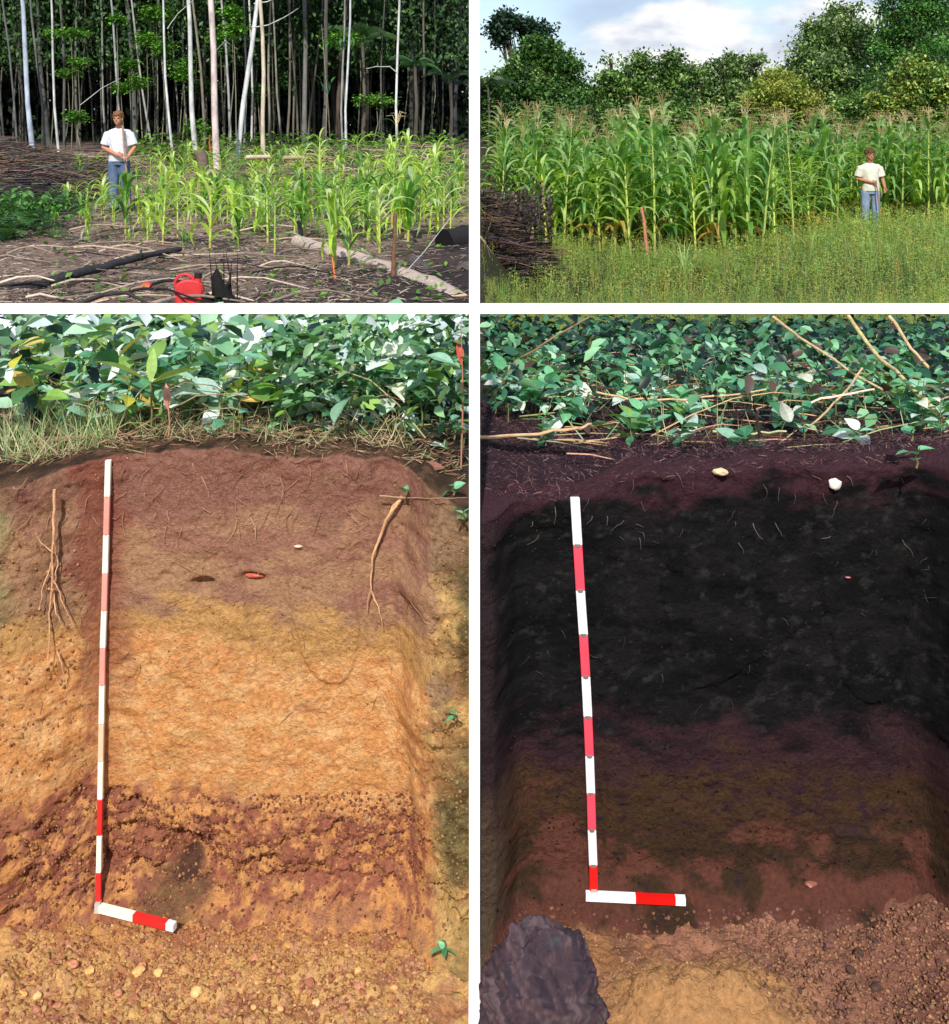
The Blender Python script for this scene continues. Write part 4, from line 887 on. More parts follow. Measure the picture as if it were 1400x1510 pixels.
tree('leafy_tree', 1060, 49, 200, 0, [(1020, 115, 22, 22), (1060, 110, 26, 24), (1095, 100, 24, 18), (1118, 86, 12, 9), (1075, 84, 9, 8), (1040, 150, 45, 32), (1085, 145, 40, 30)], 8000, .24, MG+GG, 'mid green tree under the white cloud in the middle of the tree line', 305)
tree('yellow_green_bush', 1148, 42, 200, 0, [(1148, 135, 42, 30), (1120, 160, 28, 26), (1185, 155, 26, 28), (1150, 112, 22, 12)], 6800, .17, YGc, 'rounded yellow green bush in front of the big tree', 306, clump=.4)
tree('big_tree', 1235, 50, 200, 0, [(1228, 50, 38, 34), (1195, 75, 32, 34), (1240, 20, 26, 16), (1262, 60, 32, 45), (1180, 100, 26, 26), (1222, 110, 50, 40), (1250, 150, 50, 40), (1198, 38, 12, 12)], 14000, .24, GG+MG, 'big tall grey green tree right of the white cloud', 307, clump=.6, tr=.3)
tree('big_tree', 1350, 46, 200, 0, [(1330, 20, 40, 45), (1375, 10, 40, 55), (1360, 80, 55, 40), (1310, 70, 24, 35), (1300, 115, 26, 35), (1345, -30, 60, 40), (1340, 130, 50, 40)], 15500, .2, [(62, 110, 50), (80, 130, 58), (48, 86, 42), (98, 144, 68)], 'tallest tree, dark green, reaching past the top at the right edge of the sky', 308, clump=.5, tr=.3)
tree('yellow_green_tree', 1355, 40, 200, 0, [(1345, 110, 36, 28), (1380, 130, 30, 35), (1330, 150, 36, 32), (1375, 170, 36, 30), (1310, 160, 25, 30)], 7800, .2, YGc+MG, 'yellow green tree standing in front of the tallest tree at the right edge', 309, clump=.5)
tree('leafy_tree', 1270, 43, 200, 0, [(1262, 165, 36, 30), (1290, 140, 28, 32), (1225, 170, 32, 24)], 4500, .2, MG, 'low green tree between the big tree and the yellow green tree', 310)
tree('leafy_tree', 860, 43, 200, 0, [(850, 175, 46, 28), (900, 180, 40, 26), (800, 180, 40, 26)], 5200, .2, DG+MG, 'low dark tree behind the tassels at the left of the stand', 311)
tree('leafy_tree', 1010, 43, 200, 0, [(1000, 175, 46, 26), (950, 180, 36, 24), (1055, 178, 40, 26), (1095, 185, 30, 24)], 5200, .2, MG, 'low green tree behind the tassels in the middle of the stand', 312)
# closed wood behind these trees
n = 9000; yy = NR.uniform(54, 62, n); p = NR.uniform(704, 1440, n); x = (p-CX)*yy/F; zt = CZ+(HY-np.interp(p, [704, 860, 900, 1100, 1160, 1200, 1400], [130, 150, 130, 110, 110, 60, 0]))*yy/F; z = -1+NR.rand(n)*(zt+1)
o = link(bpy.data.objects.new('distant_wood', cloud_mesh('distant_wood', [cloud(LEAF1, np.stack([x, yy, z], 1), NR.uniform(.4, .8, n), pick(DG+MG, n, .2), 'any')], M['dleaf']))); tag(o, kind='stuff')

# palms
def palm(x, y, z, hgt, n, L_, c, label, name='palm', seed=0, cat='palm', group=None, trunk=True):
    r = random.Random(seed); t = empty(name, (x, y, gz(x, y))); hgt = z-gz(x, y); tag(t, label, cat, group)
    if trunk: mb = MB(); mb.tube([(0, 0, -.1), (.05, 0, hgt*.5), (0, 0, hgt)], [.07, .05, .05], s2l((90, 84, 74)), 7); mb.build('trunk', M['bark'], t)
    for i in range(n):
        az = i*6.28/n+r.uniform(-.3, .3); mb = MB(); up = r.uniform(.5, 1.1); p = Vector((0, 0, hgt)); m = 16; a = up; P = []
        d2 = Vector((math.cos(az), math.sin(az), 0)); sd_ = Vector((-math.sin(az), math.cos(az), 0))
        for k in range(m): P.append(p.copy()); p = p+(d2*math.cos(a)+Vector((0, 0, math.sin(a))))*L_/m; a -= .11*r.uniform(.8, 1.3)
        mb.tube(P, [.014*(1-.8*k/m) for k in range(m)], s2l(c), 4, False)
        for k in range(2, m):
            for s in (-1, 1):
                for e in (0, .5):
                    q0 = P[k].lerp(P[min(k+1, m-1)], e); l = L_*.30*math.sin(math.pi*(k+e)/m*.85+.35); dd = (sd_*s+(P[min(k+1, m-1)]-P[k-1]).normalized()*.7+Vector((0, 0, -.55))).normalized(); wv = Vector((0, 0, .018))+d2*.012
                    mb.add([q0-wv*.5, q0+wv*.5, q0+dd*l*.6+wv*.6, q0+dd*l], [(0, 1, 2), (0, 2, 3)], tuple(v*r.uniform(.8, 1.2) for v in s2l(c)))
        mb.build('frond', M['leaf'], t)
    return t
p = at(704, 120, 44); palm(.55, 44, p.z-.2, 0, 9, 1.5, (70, 96, 66), 'feathery palm top at the left edge of the sky', seed=3)

# ------------------------------------------------------------------ dark forest (left, far)
def fx(pxl, d): return lx_at(pxl, d)
TC = (176, 178, 172)
FT = [(25, 3, 5, 30, (130, 132, 132)), (50, 30, 9, 29, (176, 188, 204)), (66, 48, 6, 30, (150, 150, 148)), (73, 54, 8, 33, (110, 108, 104)), (88, 73, 6, 29, (186, 188, 186)), (95, 89, 7, 31, (120, 120, 116)), (116, 112, 6, 31, (140, 138, 132)),
      (158, 146, 5, 32, (160, 160, 156)), (183, 161, 6, 30, (176, 180, 182)), (200, 187, 9, 33, (120, 122, 118)), (226, 192, 5, 30, (186, 186, 180)), (247, 236, 7, 32, (136, 138, 134)), (256, 238, 6, 28, (206, 208, 206)), (262, 256, 4, 33, (150, 150, 146)),
      (290, 275, 9, 28, (200, 202, 198)), (302, 286, 7, 31, (150, 142, 130)), (320, 308, 12, 25, (224, 206, 200)), (340, 326, 6, 30, (190, 192, 188)), (349, 377, 9, 27, (212, 214, 214)), (359, 362, 5, 29, (176, 178, 176)), (370, 369, 5, 30, (196, 196, 190)), (388, 384, 8, 27, (204, 190, 168)),
      (400, 398, 6, 28, (186, 178, 160)), (417, 400, 5, 30, (170, 166, 156)), (422, 430, 6, 31, (140, 134, 120)), (431, 433, 5, 32, (150, 146, 130)), (440, 428, 5, 31, (150, 146, 130)), (448, 448, 9, 31, (150, 150, 144)), (453, 474, 5, 32, (136, 132, 118)), (476, 484, 8, 30, (140, 134, 128)), (490, 491, 9, 35, (84, 80, 66)), (498, 508, 8, 31, (140, 120, 102)),
      (506, 506, 5, 29, (190, 190, 186)), (511, 514, 6, 28, (196, 200, 200)), (538, 538, 9, 34, (84, 78, 64)), (563, 566, 4, 31, (130, 130, 122)), (587, 587, 6, 27, (214, 212, 208)), (605, 606, 9, 35, (96, 96, 90)), (621, 627, 6, 31, (150, 144, 128)), (638, 640, 4, 33, (104, 104, 98)), (672, 677, 8, 35, (96, 98, 96)), (8, -6, 5, 32, (110, 112, 110)), (38, 20, 5, 34, (100, 100, 98)), (138, 120, 4, 34, (104, 104, 98)),
      (212, 205, 4, 34, (100, 100, 92)), (330, 330, 5, 33, (140, 138, 130)), (278, 268, 4, 32, (150, 152, 146)), (235, 222, 4, 34, (120, 120, 112)), (375, 381, 4, 33, (140, 136, 124)), (410, 412, 4, 34, (120, 118, 104)), (465, 467, 4, 34, (110, 108, 96)), (548, 548, 4, 34, (100, 96, 84)), (650, 655, 4, 35, (92, 92, 88))]
crowns = []
for i in range(5):
    r = random.Random(400+i); lobes = [(r.uniform(-1.6, 1.6), r.uniform(-1.6, 1.6), r.uniform(-1, 3.4), r.uniform(1.1, 2.0), r.uniform(.8, 1.5)) for _ in range(8)]
    crowns.append(crown_mesh('crown', lobes, 2600, .42, DG+MG, 400+i, .2, .8))
FGR = 'slender trees of the dark forest'
def ftree(pb, pt, wpx, d, c, label, seed, crown_z=None):
    r = random.Random(seed); x = fx(pb, d); z0 = gz(x, d); t = empty('forest_tree', (x, d, z0)); tag(t, label, 'tree', FGR); H_ = r.uniform(9, 13)
    yb = HY+(CZ-z0)*F/d; sl_ = ((pt-pb)*d/F)/((yb)*d/F); rr = wpx*d/F/2*(.85 if wpx > 7 else .66); c = tuple(int(v*(.92 if sum(c) > 540 else .78)*(.85 if pb > 470 and wpx != 6 else 1)) for v in c)
    P = []; m = 9; ph = r.uniform(0, 6)
    for k in range(m+1):
        z = H_*k/m; P.append(Vector((sl_*z+.05*math.sin(ph+k*1.1)*min(1, k), .06*math.cos(ph+k*.9), z-.1*(k == 0))))
    mb = MB(); mb.tube(P, [rr*(1.12 if k == 0 else 1-.055*k) for k in range(m+1)], s2l(c), 9 if rr > .05 else 6, wob=.05); mb.build('trunk', M['bark'], t)
    cr = bpy.data.objects.new('crown', crowns[seed % 5]); s = r.uniform(.8, 1.15); cr.location = (P[-1].x, 0, max(H_, 8.2)); cr.scale = (s, s, s); cr.rotation_euler = (0, 0, r.uniform(0, 6)); link(cr, t)
    # keep crowns clear of the sky over the maize
    edge = 3.6*s
    if x+P[-1].x+edge > -.2: cr.location.x = min(P[-1].x, -.2-edge-x)
    return t
nm = lambda v: 'leftmost part of' if v < 120 else 'left part of' if v < 240 else 'middle of' if v < 400 else 'right part of' if v < 560 else 'far right of'
for i, (pb, pt, wp, d, c) in enumerate(FT):
    if wp == 12: lab = 'thickest pinkish white trunk standing alone in front of the middle of the dark forest'
    elif pb == 50: lab = 'bluish white trunk leaning left at the left end of the dark forest'
    elif pb == 349: lab = 'white trunk leaning right as it rises in the middle of the dark forest'
    elif pb == 587: lab = 'single bright thin trunk with a side branch at the right of the dark forest'
    elif pb == 388: lab = 'straight tan trunk right of the middle of the dark forest'
    else: lab = ('pale ' if sum(c) > 480 else 'grey ')+'slender trunk in the front rank, '+nm(pb)+' the dark forest'
    ftree(pb, pt, wp, d, c, lab, 500+i)
for i in range(88):
    d = R.uniform(33, 48); pb = R.uniform(-40, 684); ftree(pb, pb+R.uniform(-10, 8), R.uniform(2.4, 4.5), d, R.choice([(104, 102, 94), (84, 82, 74), (130, 128, 118)]), 'dim thin trunk deep inside the dark forest, '+nm(pb)+' it', 700+i)
# side branches seen on two of the trunks
for (pl, r_, lab) in (([(375, 5, 27), (395, 2, 27), (410, -5, 27)], .02, 'bare whitish branch at the top of the right leaning trunk, upper'), ([(371, 40, 27), (395, 37, 27), (420, 25, 27), (440, 12, 27)], .018, 'long bare whitish branch curving right from the leaning trunk'), ([(587, 108, 27), (575, 98, 27), (555, 98, 27), (540, 101, 27)], .016, 'curved bare branch reaching left from the single bright trunk'),
                      ([(247, 42, 28), (262, 20, 28), (285, 0, 28)], .014, 'thin bare branch rising right from a pale trunk left of the middle'), ([(318, 75, 27), (332, 60, 27), (350, 72, 27)], .01, 'thin twig beside the thickest trunk'), ([(118, 155, 29), (150, 130, 29), (178, 115, 29)], .012, 'thin bare branch slanting up behind the man with the hoe')):
    stick(pl, r_, r_*.4, (176, 178, 176), lab, 'branch', mat='bark', name='bare_branch')
# saplings with leaf sprays
SP = [(105, 48, 22, 5, 29), (78, 50, 14, 5, 30), (115, 92, 12, 7, 29), (100, 108, 16, 6, 29.5), (112, 172, 12, 7, 28), (172, 28, 10, 6, 29), (216, 58, 12, 8, 29), (190, 95, 14, 8, 31), (205, 122, 14, 9, 30), (178, 130, 10, 6, 30), (230, 20, 22, 12, 31), (268, 20, 20, 14, 32), (270, 105, 14, 14, 31), (300, 130, 18, 14, 32),
      (345, 45, 16, 10, 28), (342, 20, 14, 10, 29), (325, 60, 14, 12, 31), (240, 72, 14, 10, 31), (400, 20, 26, 12, 32), (440, 30, 30, 12, 32), (480, 35, 26, 14, 33), (395, 85, 22, 14, 33), (380, 135, 16, 12, 33), (425, 118, 10, 12, 32), (505, 58, 24, 10, 30), (530, 20, 30, 14, 33), (555, 148, 24, 8, 31), (290, 190, 14, 12, 30), (500, 95, 30, 14, 34), (600, 40, 24, 14, 35), (640, 70, 24, 20, 36), (150, 30, 22, 12, 33), (60, 20, 24, 12, 34), (30, 80, 24, 20, 36), (560, 85, 22, 12, 33), (460, 70, 22, 16, 34)]
for i, (a, b, rx_, ry_, d) in enumerate(SP):
    k = d/F; x = fx(a, d); z0 = gz(x, d); zc = CZ+(HY-b)*k-z0; t = empty('forest_sapling', (x, d, z0)); tag(t, 'thin sapling with sunlit green leaf sprays in the '+nm(a)+' the dark forest', 'sapling', 'leafy saplings at the forest edge')
    mb = MB(); mb.tube([Vector((R.uniform(-.2, .2), .1, -.1)), Vector((.05, 0, zc*.5)), Vector((0, 0, zc))], [.02, .016, .008], s2l((120, 118, 100)), 5); mb.build('trunk', M['bark'], t)
    rs = np.random.RandomState(900+i); m = int(140+rx_*ry_*2.6); P = rs.randn(m, 3)*np.array([rx_*k*.62, rx_*k*.4, ry_*k*.55])+np.array([0, 0, zc]); P = P[(P[:, 0]+x) < -.12]
    bright = (92, 140, 52) if d < 31.5 else (58, 88, 48)  # sunlit green in front, shaded green deeper, put into the leaf colour
    pc = pick([bright, tuple(int(v*.8) for v in bright), tuple(min(255, int(v*1.2)) for v in bright)], len(P), .2, rs)
    link(bpy.data.objects.new('crown', cloud_mesh('crown', [cloud(LEAF1, P, rs.uniform(.07, .15, len(P)), pc, 'flat', .7, rs)], M['dleaf'])), t)
for (a, b, d, n_, L_, c, lab) in ((535, 62, 31, 8, 1.5, (74, 106, 66), 'palm with long comb like fronds in the right part of the dark forest'), (612, 98, 30, 9, .95, (64, 104, 60), 'small fan shaped palm in front of a trunk at the right of the dark forest'), (664, 118, 32, 8, 1.0, (58, 84, 60), 'drooping palm near the right edge of the dark forest'), (540, 25, 33, 9, 1.3, (56, 86, 60), 'high palm crown at the top right of the dark forest')):
    p = at(a, b, d); palm(p.x, d, p.z, 0, n_, L_, c, lab, seed=int(a), group='palms of the dark forest')
t = empty('broadleaf_sapling', (fx(480, 29), 29, gz(fx(480, 29), 29))); tag(t, 'sapling with drooping rounded pale leaves right of the middle of the dark forest', 'sapling'); mb = MB()
mb.tube([(0, 0, 0), (.05, 0, 1.5), (-.1, 0, 3.4)], [.02, .015, .008], s2l((120, 116, 100)), 5); mb.build('stem', M['bark'], t)
for i in range(34):
    a, b = R.choice([(470, 108), (490, 112), (492, 58), (500, 55), (525, 95), (520, 52), (478, 122), (484, 55)]); p = at(a+R.uniform(-8, 8), b+R.uniform(-8, 8), 29)-t.location; leafobj(t, p, R.uniform(.2, .3), R.uniform(-1.2, -.2), R.uniform(0, 6.28), LV['green'][2] if i % 2 else LV['bluegreen'][2])
# dark interior: understorey, canopy and closed back
def forest_fill(name, n, xr, yr, zr, sr, cols):
    x = NR.uniform(*xr, n); y = NR.uniform(*yr, n); lim = x < .12-sr[1]; x = x[lim]; y = y[lim]; m = len(x); z = ground(x, y)+NR.uniform(*zr, m)
    o = link(bpy.data.objects.new(name, cloud_mesh(name, [cloud(LEAF1, np.stack([x, y, z], 1), NR.uniform(*sr, m), pick(cols, m, .3), 'any')], M['dleaf']))); tag(o, kind='stuff')
DK = [(24, 36, 20), (34, 48, 26), (18, 28, 18)]  # near-black greens put the shade of the forest interior into the colour
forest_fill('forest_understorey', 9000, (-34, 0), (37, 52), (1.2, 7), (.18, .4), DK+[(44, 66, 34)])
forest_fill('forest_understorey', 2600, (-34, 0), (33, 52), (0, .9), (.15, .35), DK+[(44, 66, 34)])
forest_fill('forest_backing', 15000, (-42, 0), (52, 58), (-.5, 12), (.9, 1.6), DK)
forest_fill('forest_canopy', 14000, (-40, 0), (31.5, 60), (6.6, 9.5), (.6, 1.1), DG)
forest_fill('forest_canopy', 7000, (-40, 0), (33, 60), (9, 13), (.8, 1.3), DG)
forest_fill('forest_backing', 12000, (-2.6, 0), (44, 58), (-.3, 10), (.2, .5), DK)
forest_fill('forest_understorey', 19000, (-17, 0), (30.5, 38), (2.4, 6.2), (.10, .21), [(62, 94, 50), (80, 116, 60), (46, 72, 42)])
# low bright green edge in front of the forest
n = 3500; y = NR.uniform(25.5, 30, n); p = NR.uniform(190, 684, n); x = (p-CX)*y/F; z = ground(x, y)+NR.rand(n)**2*.5
o = link(bpy.data.objects.new('forest_edge_weeds', cloud_mesh('forest_edge_weeds', [cloud(LEAF1, np.stack([x, y, z], 1), NR.uniform(.08, .2, n), pick([(90, 132, 48), (120, 160, 60), (64, 98, 40)], n, .2), 'flat', .9)], M['leaf']))); tag(o, kind='stuff')

# ------------------------------------------------------------------ brush piles and wood on the clearing
SC = [(128, 112, 100), (92, 80, 74), (168, 150, 134), (70, 62, 60), (190, 172, 152)]
def brush(pxr, dr, hmax, nbig, nsmall, label, name='brush_pile', lr=(.6, 1.9), cols=SC, shape=None):
    d0 = sum(dr)/2; xc = lx_at(sum(pxr)/2, d0); t = empty(name, (xc, d0, gz(xc, d0))); tag(t, label, 'brush pile'); base = t.location.copy()
    def one(mb, r0, lr_):
        d = R.uniform(*dr); a = R.uniform(*pxr); x = lx_at(a, d); u = (a-pxr[0])/(pxr[1]-pxr[0]); hh = hmax*(shape(u) if shape else math.sin(math.pi*min(max(u, .05), .95)))*R.random()**.6
        hh *= math.sin(math.pi*min(1, max(0, (d-dr[0])/(dr[1]-dr[0])))*.8+.3)
        l = R.uniform(*lr_); az = R.uniform(-.7, .7) if R.random() < .8 else R.uniform(0, 3); tl = R.uniform(-.22, .22); c = Vector((x, d, gz(x, d)+hh+.03))-base; dv = Vector((math.cos(az), math.sin(az)*.8, tl))*l/2; b = Vector((R.uniform(-.08, .08), R.uniform(-.08, .08), R.uniform(-.02, .1)))*l
        e0, e1 = c-dv, c+dv
        lim = -.25
        for e in (e0, e1):
            if base.x < 0 and e.x+base.x > lim: e.x = lim-base.x
            if base.x > 0 and e.x+base.x < .12*1: e.x = .14-base.x
        mb.tube([e0, c+b, e1], [r0, r0*.85, r0*.4], tuple(v*R.uniform(.7, 1.15) for v in s2l(R.choice(cols))), 5)
    for i in range(nbig):
        mb = MB(); one(mb, R.uniform(.010, .026), lr); mb.build('stick', M['wood'], t)
    mb = MB()
    for i in range(nsmall): one(mb, R.uniform(.004, .012), (lr[0]*.5, lr[1]*.7))
    o = mb.build('twigs', M['wood'], t); o['kind'] = 'stuff'
brush((-30, 150), (19.5, 26), 1.0, 90, 1700, 'long heap of cut grey brushwood at the left in front of the forest', shape=lambda u: max(.15, 1-u*.9), cols=[(100, 88, 80), (72, 64, 60), (134, 118, 104), (56, 50, 50)])
brush((-10, 95), (17.5, 20), .35, 22, 260, 'low dark heap of charred branches below the brushwood at the left', cols=[(60, 56, 58), (88, 78, 76), (46, 44, 48)])
brush((430, 690), (24.5, 28), .45, 46, 600, 'low heap of cut branches along the forest edge at the right', shape=lambda u: .45+.5*u)
brush((135, 210), (24, 26), .35, 10, 140, 'low tangle of sticks just behind the man with the hoe')
brush((708, 800), (13.8, 16.5), .55, 26, 1300, 'dark heap of dead brushwood at the left edge in front of the maize', lr=(.4, 1.3), cols=[(54, 46, 46), (80, 68, 62), (40, 34, 36), (112, 92, 78)], shape=lambda u: 1.0-u*.4)
n = 2600; y = NR.uniform(14.5, 17, n); p = np.clip(NR.randn(n)*28+760, 716, 812); py_ = NR.randn(n)*20+318; x = (p-CX)*y/F; z = CZ+(HY-py_)*y/F; ok = z > ground(x, y)
t = link(bpy.data.objects.new('dry_bush', cloud_mesh('dry_bush', [cloud(LEAF1, np.stack([x, y, z], 1)[ok], NR.uniform(.04, .09, ok.sum()), pick([(70, 58, 56), (92, 76, 72), (50, 40, 42)], ok.sum(), .3), 'any')], M['dleaf']))); tag(t, 'withered dark bush with curled dead leaves on the brush heap', 'bush')
stick([(708, 350, 14), (722, 372, 13.6), (740, 408, 13)], .03, .022, (150, 128, 112), 'pale stick leaning out of the brush heap at the left', 'branch', name='bare_branch')

def logo(pts, r0, r1, c, label, cat='log', mat='wood', name='log', c2=None, n=12, jit=.012, group=None): return stick(pts, r0, r1, c, label, cat, mat, name, group, n, jit, c2)
logo([(439, 357, 12.6), (500, 377, 11.6), (560, 396, 10.8), (620, 420, 9.7), (680, 452, 8.7)], .082, .12, (178, 160, 148), 'long pale grey log lying from the middle to the lower right of the clearing', c2=(206, 180, 150))
logo([(612, 386, 10.9), (640, 412, 10.2), (686, 455, 8.9)], .065, .08, (92, 84, 84), 'dark charred log beside the long pale log', mat='char')
logo([(655, 357, 12.6), (690, 350, 12.9)], .15, .15, (38, 36, 38), 'stubby black charred log end at the right edge, upper one', mat='char', c2=(16, 15, 15))
logo([(678, 410, 10.4), (692, 402, 10.6)], .11, .11, (96, 88, 86), 'black ended log at the right edge, lower one', mat='char', c2=(14, 13, 13))
logo([(-15, 440, 8.9), (60, 420, 9.1), (130, 400, 9.6), (200, 380, 10.4), (266, 367, 11.2)], .055, .025, (58, 56, 60), 'long charred branch lying across the lower left of the clearing', 'branch', 'char', 'charred_branch')
stick([(206, 378, 10.4), (209, 368, 10.5)], .02, .008, (58, 56, 60), 'short side stub on the long charred branch', 'stub', 'char', 'branch_stub')
logo([(340, 390, 11.3), (385, 408, 10.7), (430, 422, 10.2), (495, 427, 9.9), (545, 430, 9.8)], .012, .03, (44, 42, 44), 'thin charred branch running right from the middle of the clearing', 'branch', 'char', 'charred_branch')
logo([(545, 429, 9.9), (480, 430, 9.7), (445, 440, 9.3), (415, 452, 8.95)], .03, .045, (50, 48, 50), 'forked charred branch at the bottom middle of the clearing', 'branch', 'char', 'charred_branch')
logo([(585, 447, 9.0), (612, 432, 9.3)], .03, .02, (60, 56, 58), 'short charred branch under the stake', 'branch', 'char', 'charred_branch')
stick([(583, 315, 10.2), (582, 360, 10.0), (579, 418, 9.8)], .016, .022, (110, 78, 60), 'upright brown stake right of the middle of the clearing', 'stake', name='stake')
stick([(583, 417, 9.75), (625, 372, 10.6), (665, 320, 11.6)], .004, .003, (196, 196, 200), 'thin white string stretched from the stake to the right', 'string', name='string', jit=0)
stick([(440, 325, 12.8), (444, 340, 12.8), (441, 362, 12.6)], .02, .04, (36, 34, 36), 'short black charred stub at the end of the pale log', 'stub', 'char', 'charred_stub')
stick([(292, 222, 20), (299, 235, 20), (300, 252, 20)], .11, .10, (120, 104, 92), 'grey brown tree stump in the middle distance', 'stump', name='tree_stump', n=10)
for (a, b, c_) in ((362, 232, 398), (412, 233, 448)): stick([(a, b, 22.5), (c_, b-1, 22.8)], .05, .045, (184, 166, 140), 'pale peeled log lying at the back of the clearing, '+('left one' if a == 362 else 'right one'), 'log', name='peeled_log')
stick([(495, 412, 9.6), (492, 398, 9.9), (490, 380, 10)], .015, .006, (196, 112, 60), 'orange brown dry leaf stalk standing before the pale log', 'dry leaf', name='dry_leaf')
stick([(311, 224, 20), (309, 210, 20), (310, 198, 20)], .022, .008, (176, 100, 54), 'orange dead leaf standing in front of the thickest trunk', 'dry leaf', name='dry_leaf')
# scattered branches
for i in range(44):
    a = R.uniform(-10, 430) if i % 3 else R.uniform(-10, 200); b = R.uniform(338, 455); y = 1.24*F/(b-HY); x = lx_at(a, y); an = R.uniform(-.75, .75); l = R.uniform(.35, 1.3)
    x2, y2 = x+l*math.cos(an), y+l*math.sin(an)*.9
    P0 = Vector((x, y, gz(x, y)+.03)); P1 = Vector((x2, y2, gz(x2, y2)+.03)); md = (P1-P0)*.5+Vector((R.uniform(-.05, .05), R.uniform(-.08, .08), R.uniform(.01, .09))); r0 = R.uniform(.006, .017)
    dark = R.random() < .35; mb = MB(); mb.tube([Vector((0, 0, 0)), md*.5+Vector((0, R.uniform(-.04, .04), .02)), md, md.lerp(P1-P0, .5), P1-P0], [r0, r0*.9, r0*.8, r0*.6, r0*.35], s2l(R.choice([(60, 56, 56), (44, 42, 44)] if dark else [(170, 150, 132), (140, 124, 112), (196, 178, 160)])), 6, wob=.15)
    q_ = md; mb.tube([q_, q_+Vector((R.uniform(-.1, .2), R.uniform(.05, .2), .05))], [r0*.5, r0*.25], s2l((120, 108, 98)), 4)
    o = mb.build('fallen_branch', M['wood']); o.location = P0
    zn = 'at the lower left' if a < 140 else 'below the man with the hoe' if a < 260 else 'left of the red can' if a < 300 else 'right of the red can'
    tag(o, ('charred dark' if dark else 'bleached pale')+' fallen branch lying on the burnt soil '+zn, 'branch', ('charred' if dark else 'bleached')+' fallen branches on the clearing')
def litter2(name, n, pxr, yr, sr, cols, powr=1.3):
    y = yr[0]+(yr[1]-yr[0])*NR.rand(n)**powr; p = NR.uniform(*pxr, n); x = (p-CX)*y/F; g = ground2(x, y)+.01
    k = sstep(-.12, -.06, x/y)*sstep(15, 12, y); ok = NR.rand(n) > k*.75; x, y, g = x[ok], y[ok], g[ok]
    v = cloud(SLIV, np.stack([x, y, g], 1), NR.uniform(*sr, len(x)), pick(cols, len(x), .3), 'flat', .25)
    tag(link(bpy.data.objects.new(name, cloud_mesh(name, [v], M['wood']))), kind='stuff')
litter2('stick_litter', 15000, (-20, 690), (7.8, 24), (.04, .17), [(176, 158, 142), (140, 122, 108), (100, 88, 82), (60, 54, 54), (206, 188, 168), (150, 120, 100)])
litter2('wood_chips', 9000, (-20, 690), (7.8, 20), (.02, .07), [(206, 190, 172), (170, 150, 136), (90, 80, 76), (50, 46, 46)])
n = 900; y = NR.uniform(8, 20, n); p = NR.uniform(60, 680, n); x = (p-CX)*y/F
tag(link(bpy.data.objects.new('ground_weeds', cloud_mesh('ground_weeds', [cloud(LEAF1, np.stack([x, y, ground(x, y)+NR.rand(n)*.06], 1), NR.uniform(.04, .1, n), pick([(110, 150, 62), (80, 120, 50)], n, .2), 'flat', .8)], M['leaf']))), kind='stuff')
# ferny bush, left edge
t = empty('fern_bush', (lx_at(20, 13.5), 13.5, 0)); tag(t, 'dark ferny bush at the left edge of the clearing', 'bush')
for i in range(46):
    mb = MB(); az = R.uniform(0, 6.28); L_ = R.uniform(.4, .75); up = R.uniform(.2, 1.2); b = Vector((R.uniform(-.35, .3), R.uniform(-.5, .4), R.uniform(0, .12))); a_ = up; P = []; p = b.copy(); d2 = Vector((math.cos(az), math.sin(az), 0)); sd_ = Vector((-math.sin(az), math.cos(az), 0)); m = 12
    for k in range(m): P.append(p.copy()); p = p+(d2*math.cos(a_)+Vector((0, 0, math.sin(a_))))*L_/m; a_ -= .14
    c = s2l(R.choice([(48, 84, 50), (66, 106, 58), (36, 66, 42), (84, 130, 66)])); mb.tube(P, .004, c, 3, False)
    for k in range(1, m):
        for s in (-1, 1):
            l = .15*math.sin(math.pi*k/m*.9+.3); e = P[k]+sd_*s*l+(P[k]-P[k-1])*.8; f = (P[k]-P[k-1]); mb.add([P[k]-f*.3, P[k]+f*.35, e], [(0, 1, 2)], c)
    mb.build('frond', M['leaf'], t)
n = 900; P = NR.randn(n, 3)*np.array([.30, .4, .12])+np.array([lx_at(40, 15), 15, .28]); P = P[P[:, 2] > 0.02]
tag(link(bpy.data.objects.new('leafy_shrub', cloud_mesh('leafy_shrub', [cloud(LEAF2, P, NR.uniform(.06, .14, len(P)), pick([(84, 130, 62), (60, 100, 50), (104, 150, 80)], len(P), .2), 'flat', .8)], M['leaf']))), 'light green leafy shrub behind the dark ferny bush at the left edge', 'shrub')

# red can
p = at(280, 446, 8.2); t = empty('jerry_can', (p.x, 8.2, -.03), .15); t.scale = (.88,)*3; tag(t, 'red plastic jerry can with a black cap in the burnt clearing', 'jerry can')
RC = s2l((200, 50, 52))
bm = bmesh.new()
prof = [(-.115, 0), (.115, 0), (.118, .17), (.10, .215), (.06, .235), (-.02, .245), (-.09, .225), (-.12, .18), (-.12, .1)]
f = [bm.verts.new((a, -.075, b)) for a, b in prof]; g_ = [bm.verts.new((a, .075, b)) for a, b in prof]; bm.faces.new(f); bm.faces.new(g_[::-1])
for i in range(len(prof)): j = (i+1) % len(prof); bm.faces.new((f[j], f[i], g_[i], g_[j]))
bmesh.ops.recalc_face_normals(bm, faces=bm.faces)
bmesh.ops.bevel(bm, geom=list(bm.edges), offset=.016, segments=3, affect='EDGES')
for f_ in bm.faces: f_.smooth = f_.calc_area() < .002
me = bpy.data.meshes.new('body'); bm.to_mesh(me); bm.free(); a = me.attributes.new('Col', 'FLOAT_COLOR', 'FACE'); a.data.foreach_set('color', np.tile((*RC, 1), len(me.polygons)).astype(np.float32)); me.materials.append(M['plastic']); link(bpy.data.objects.new('body', me), t)
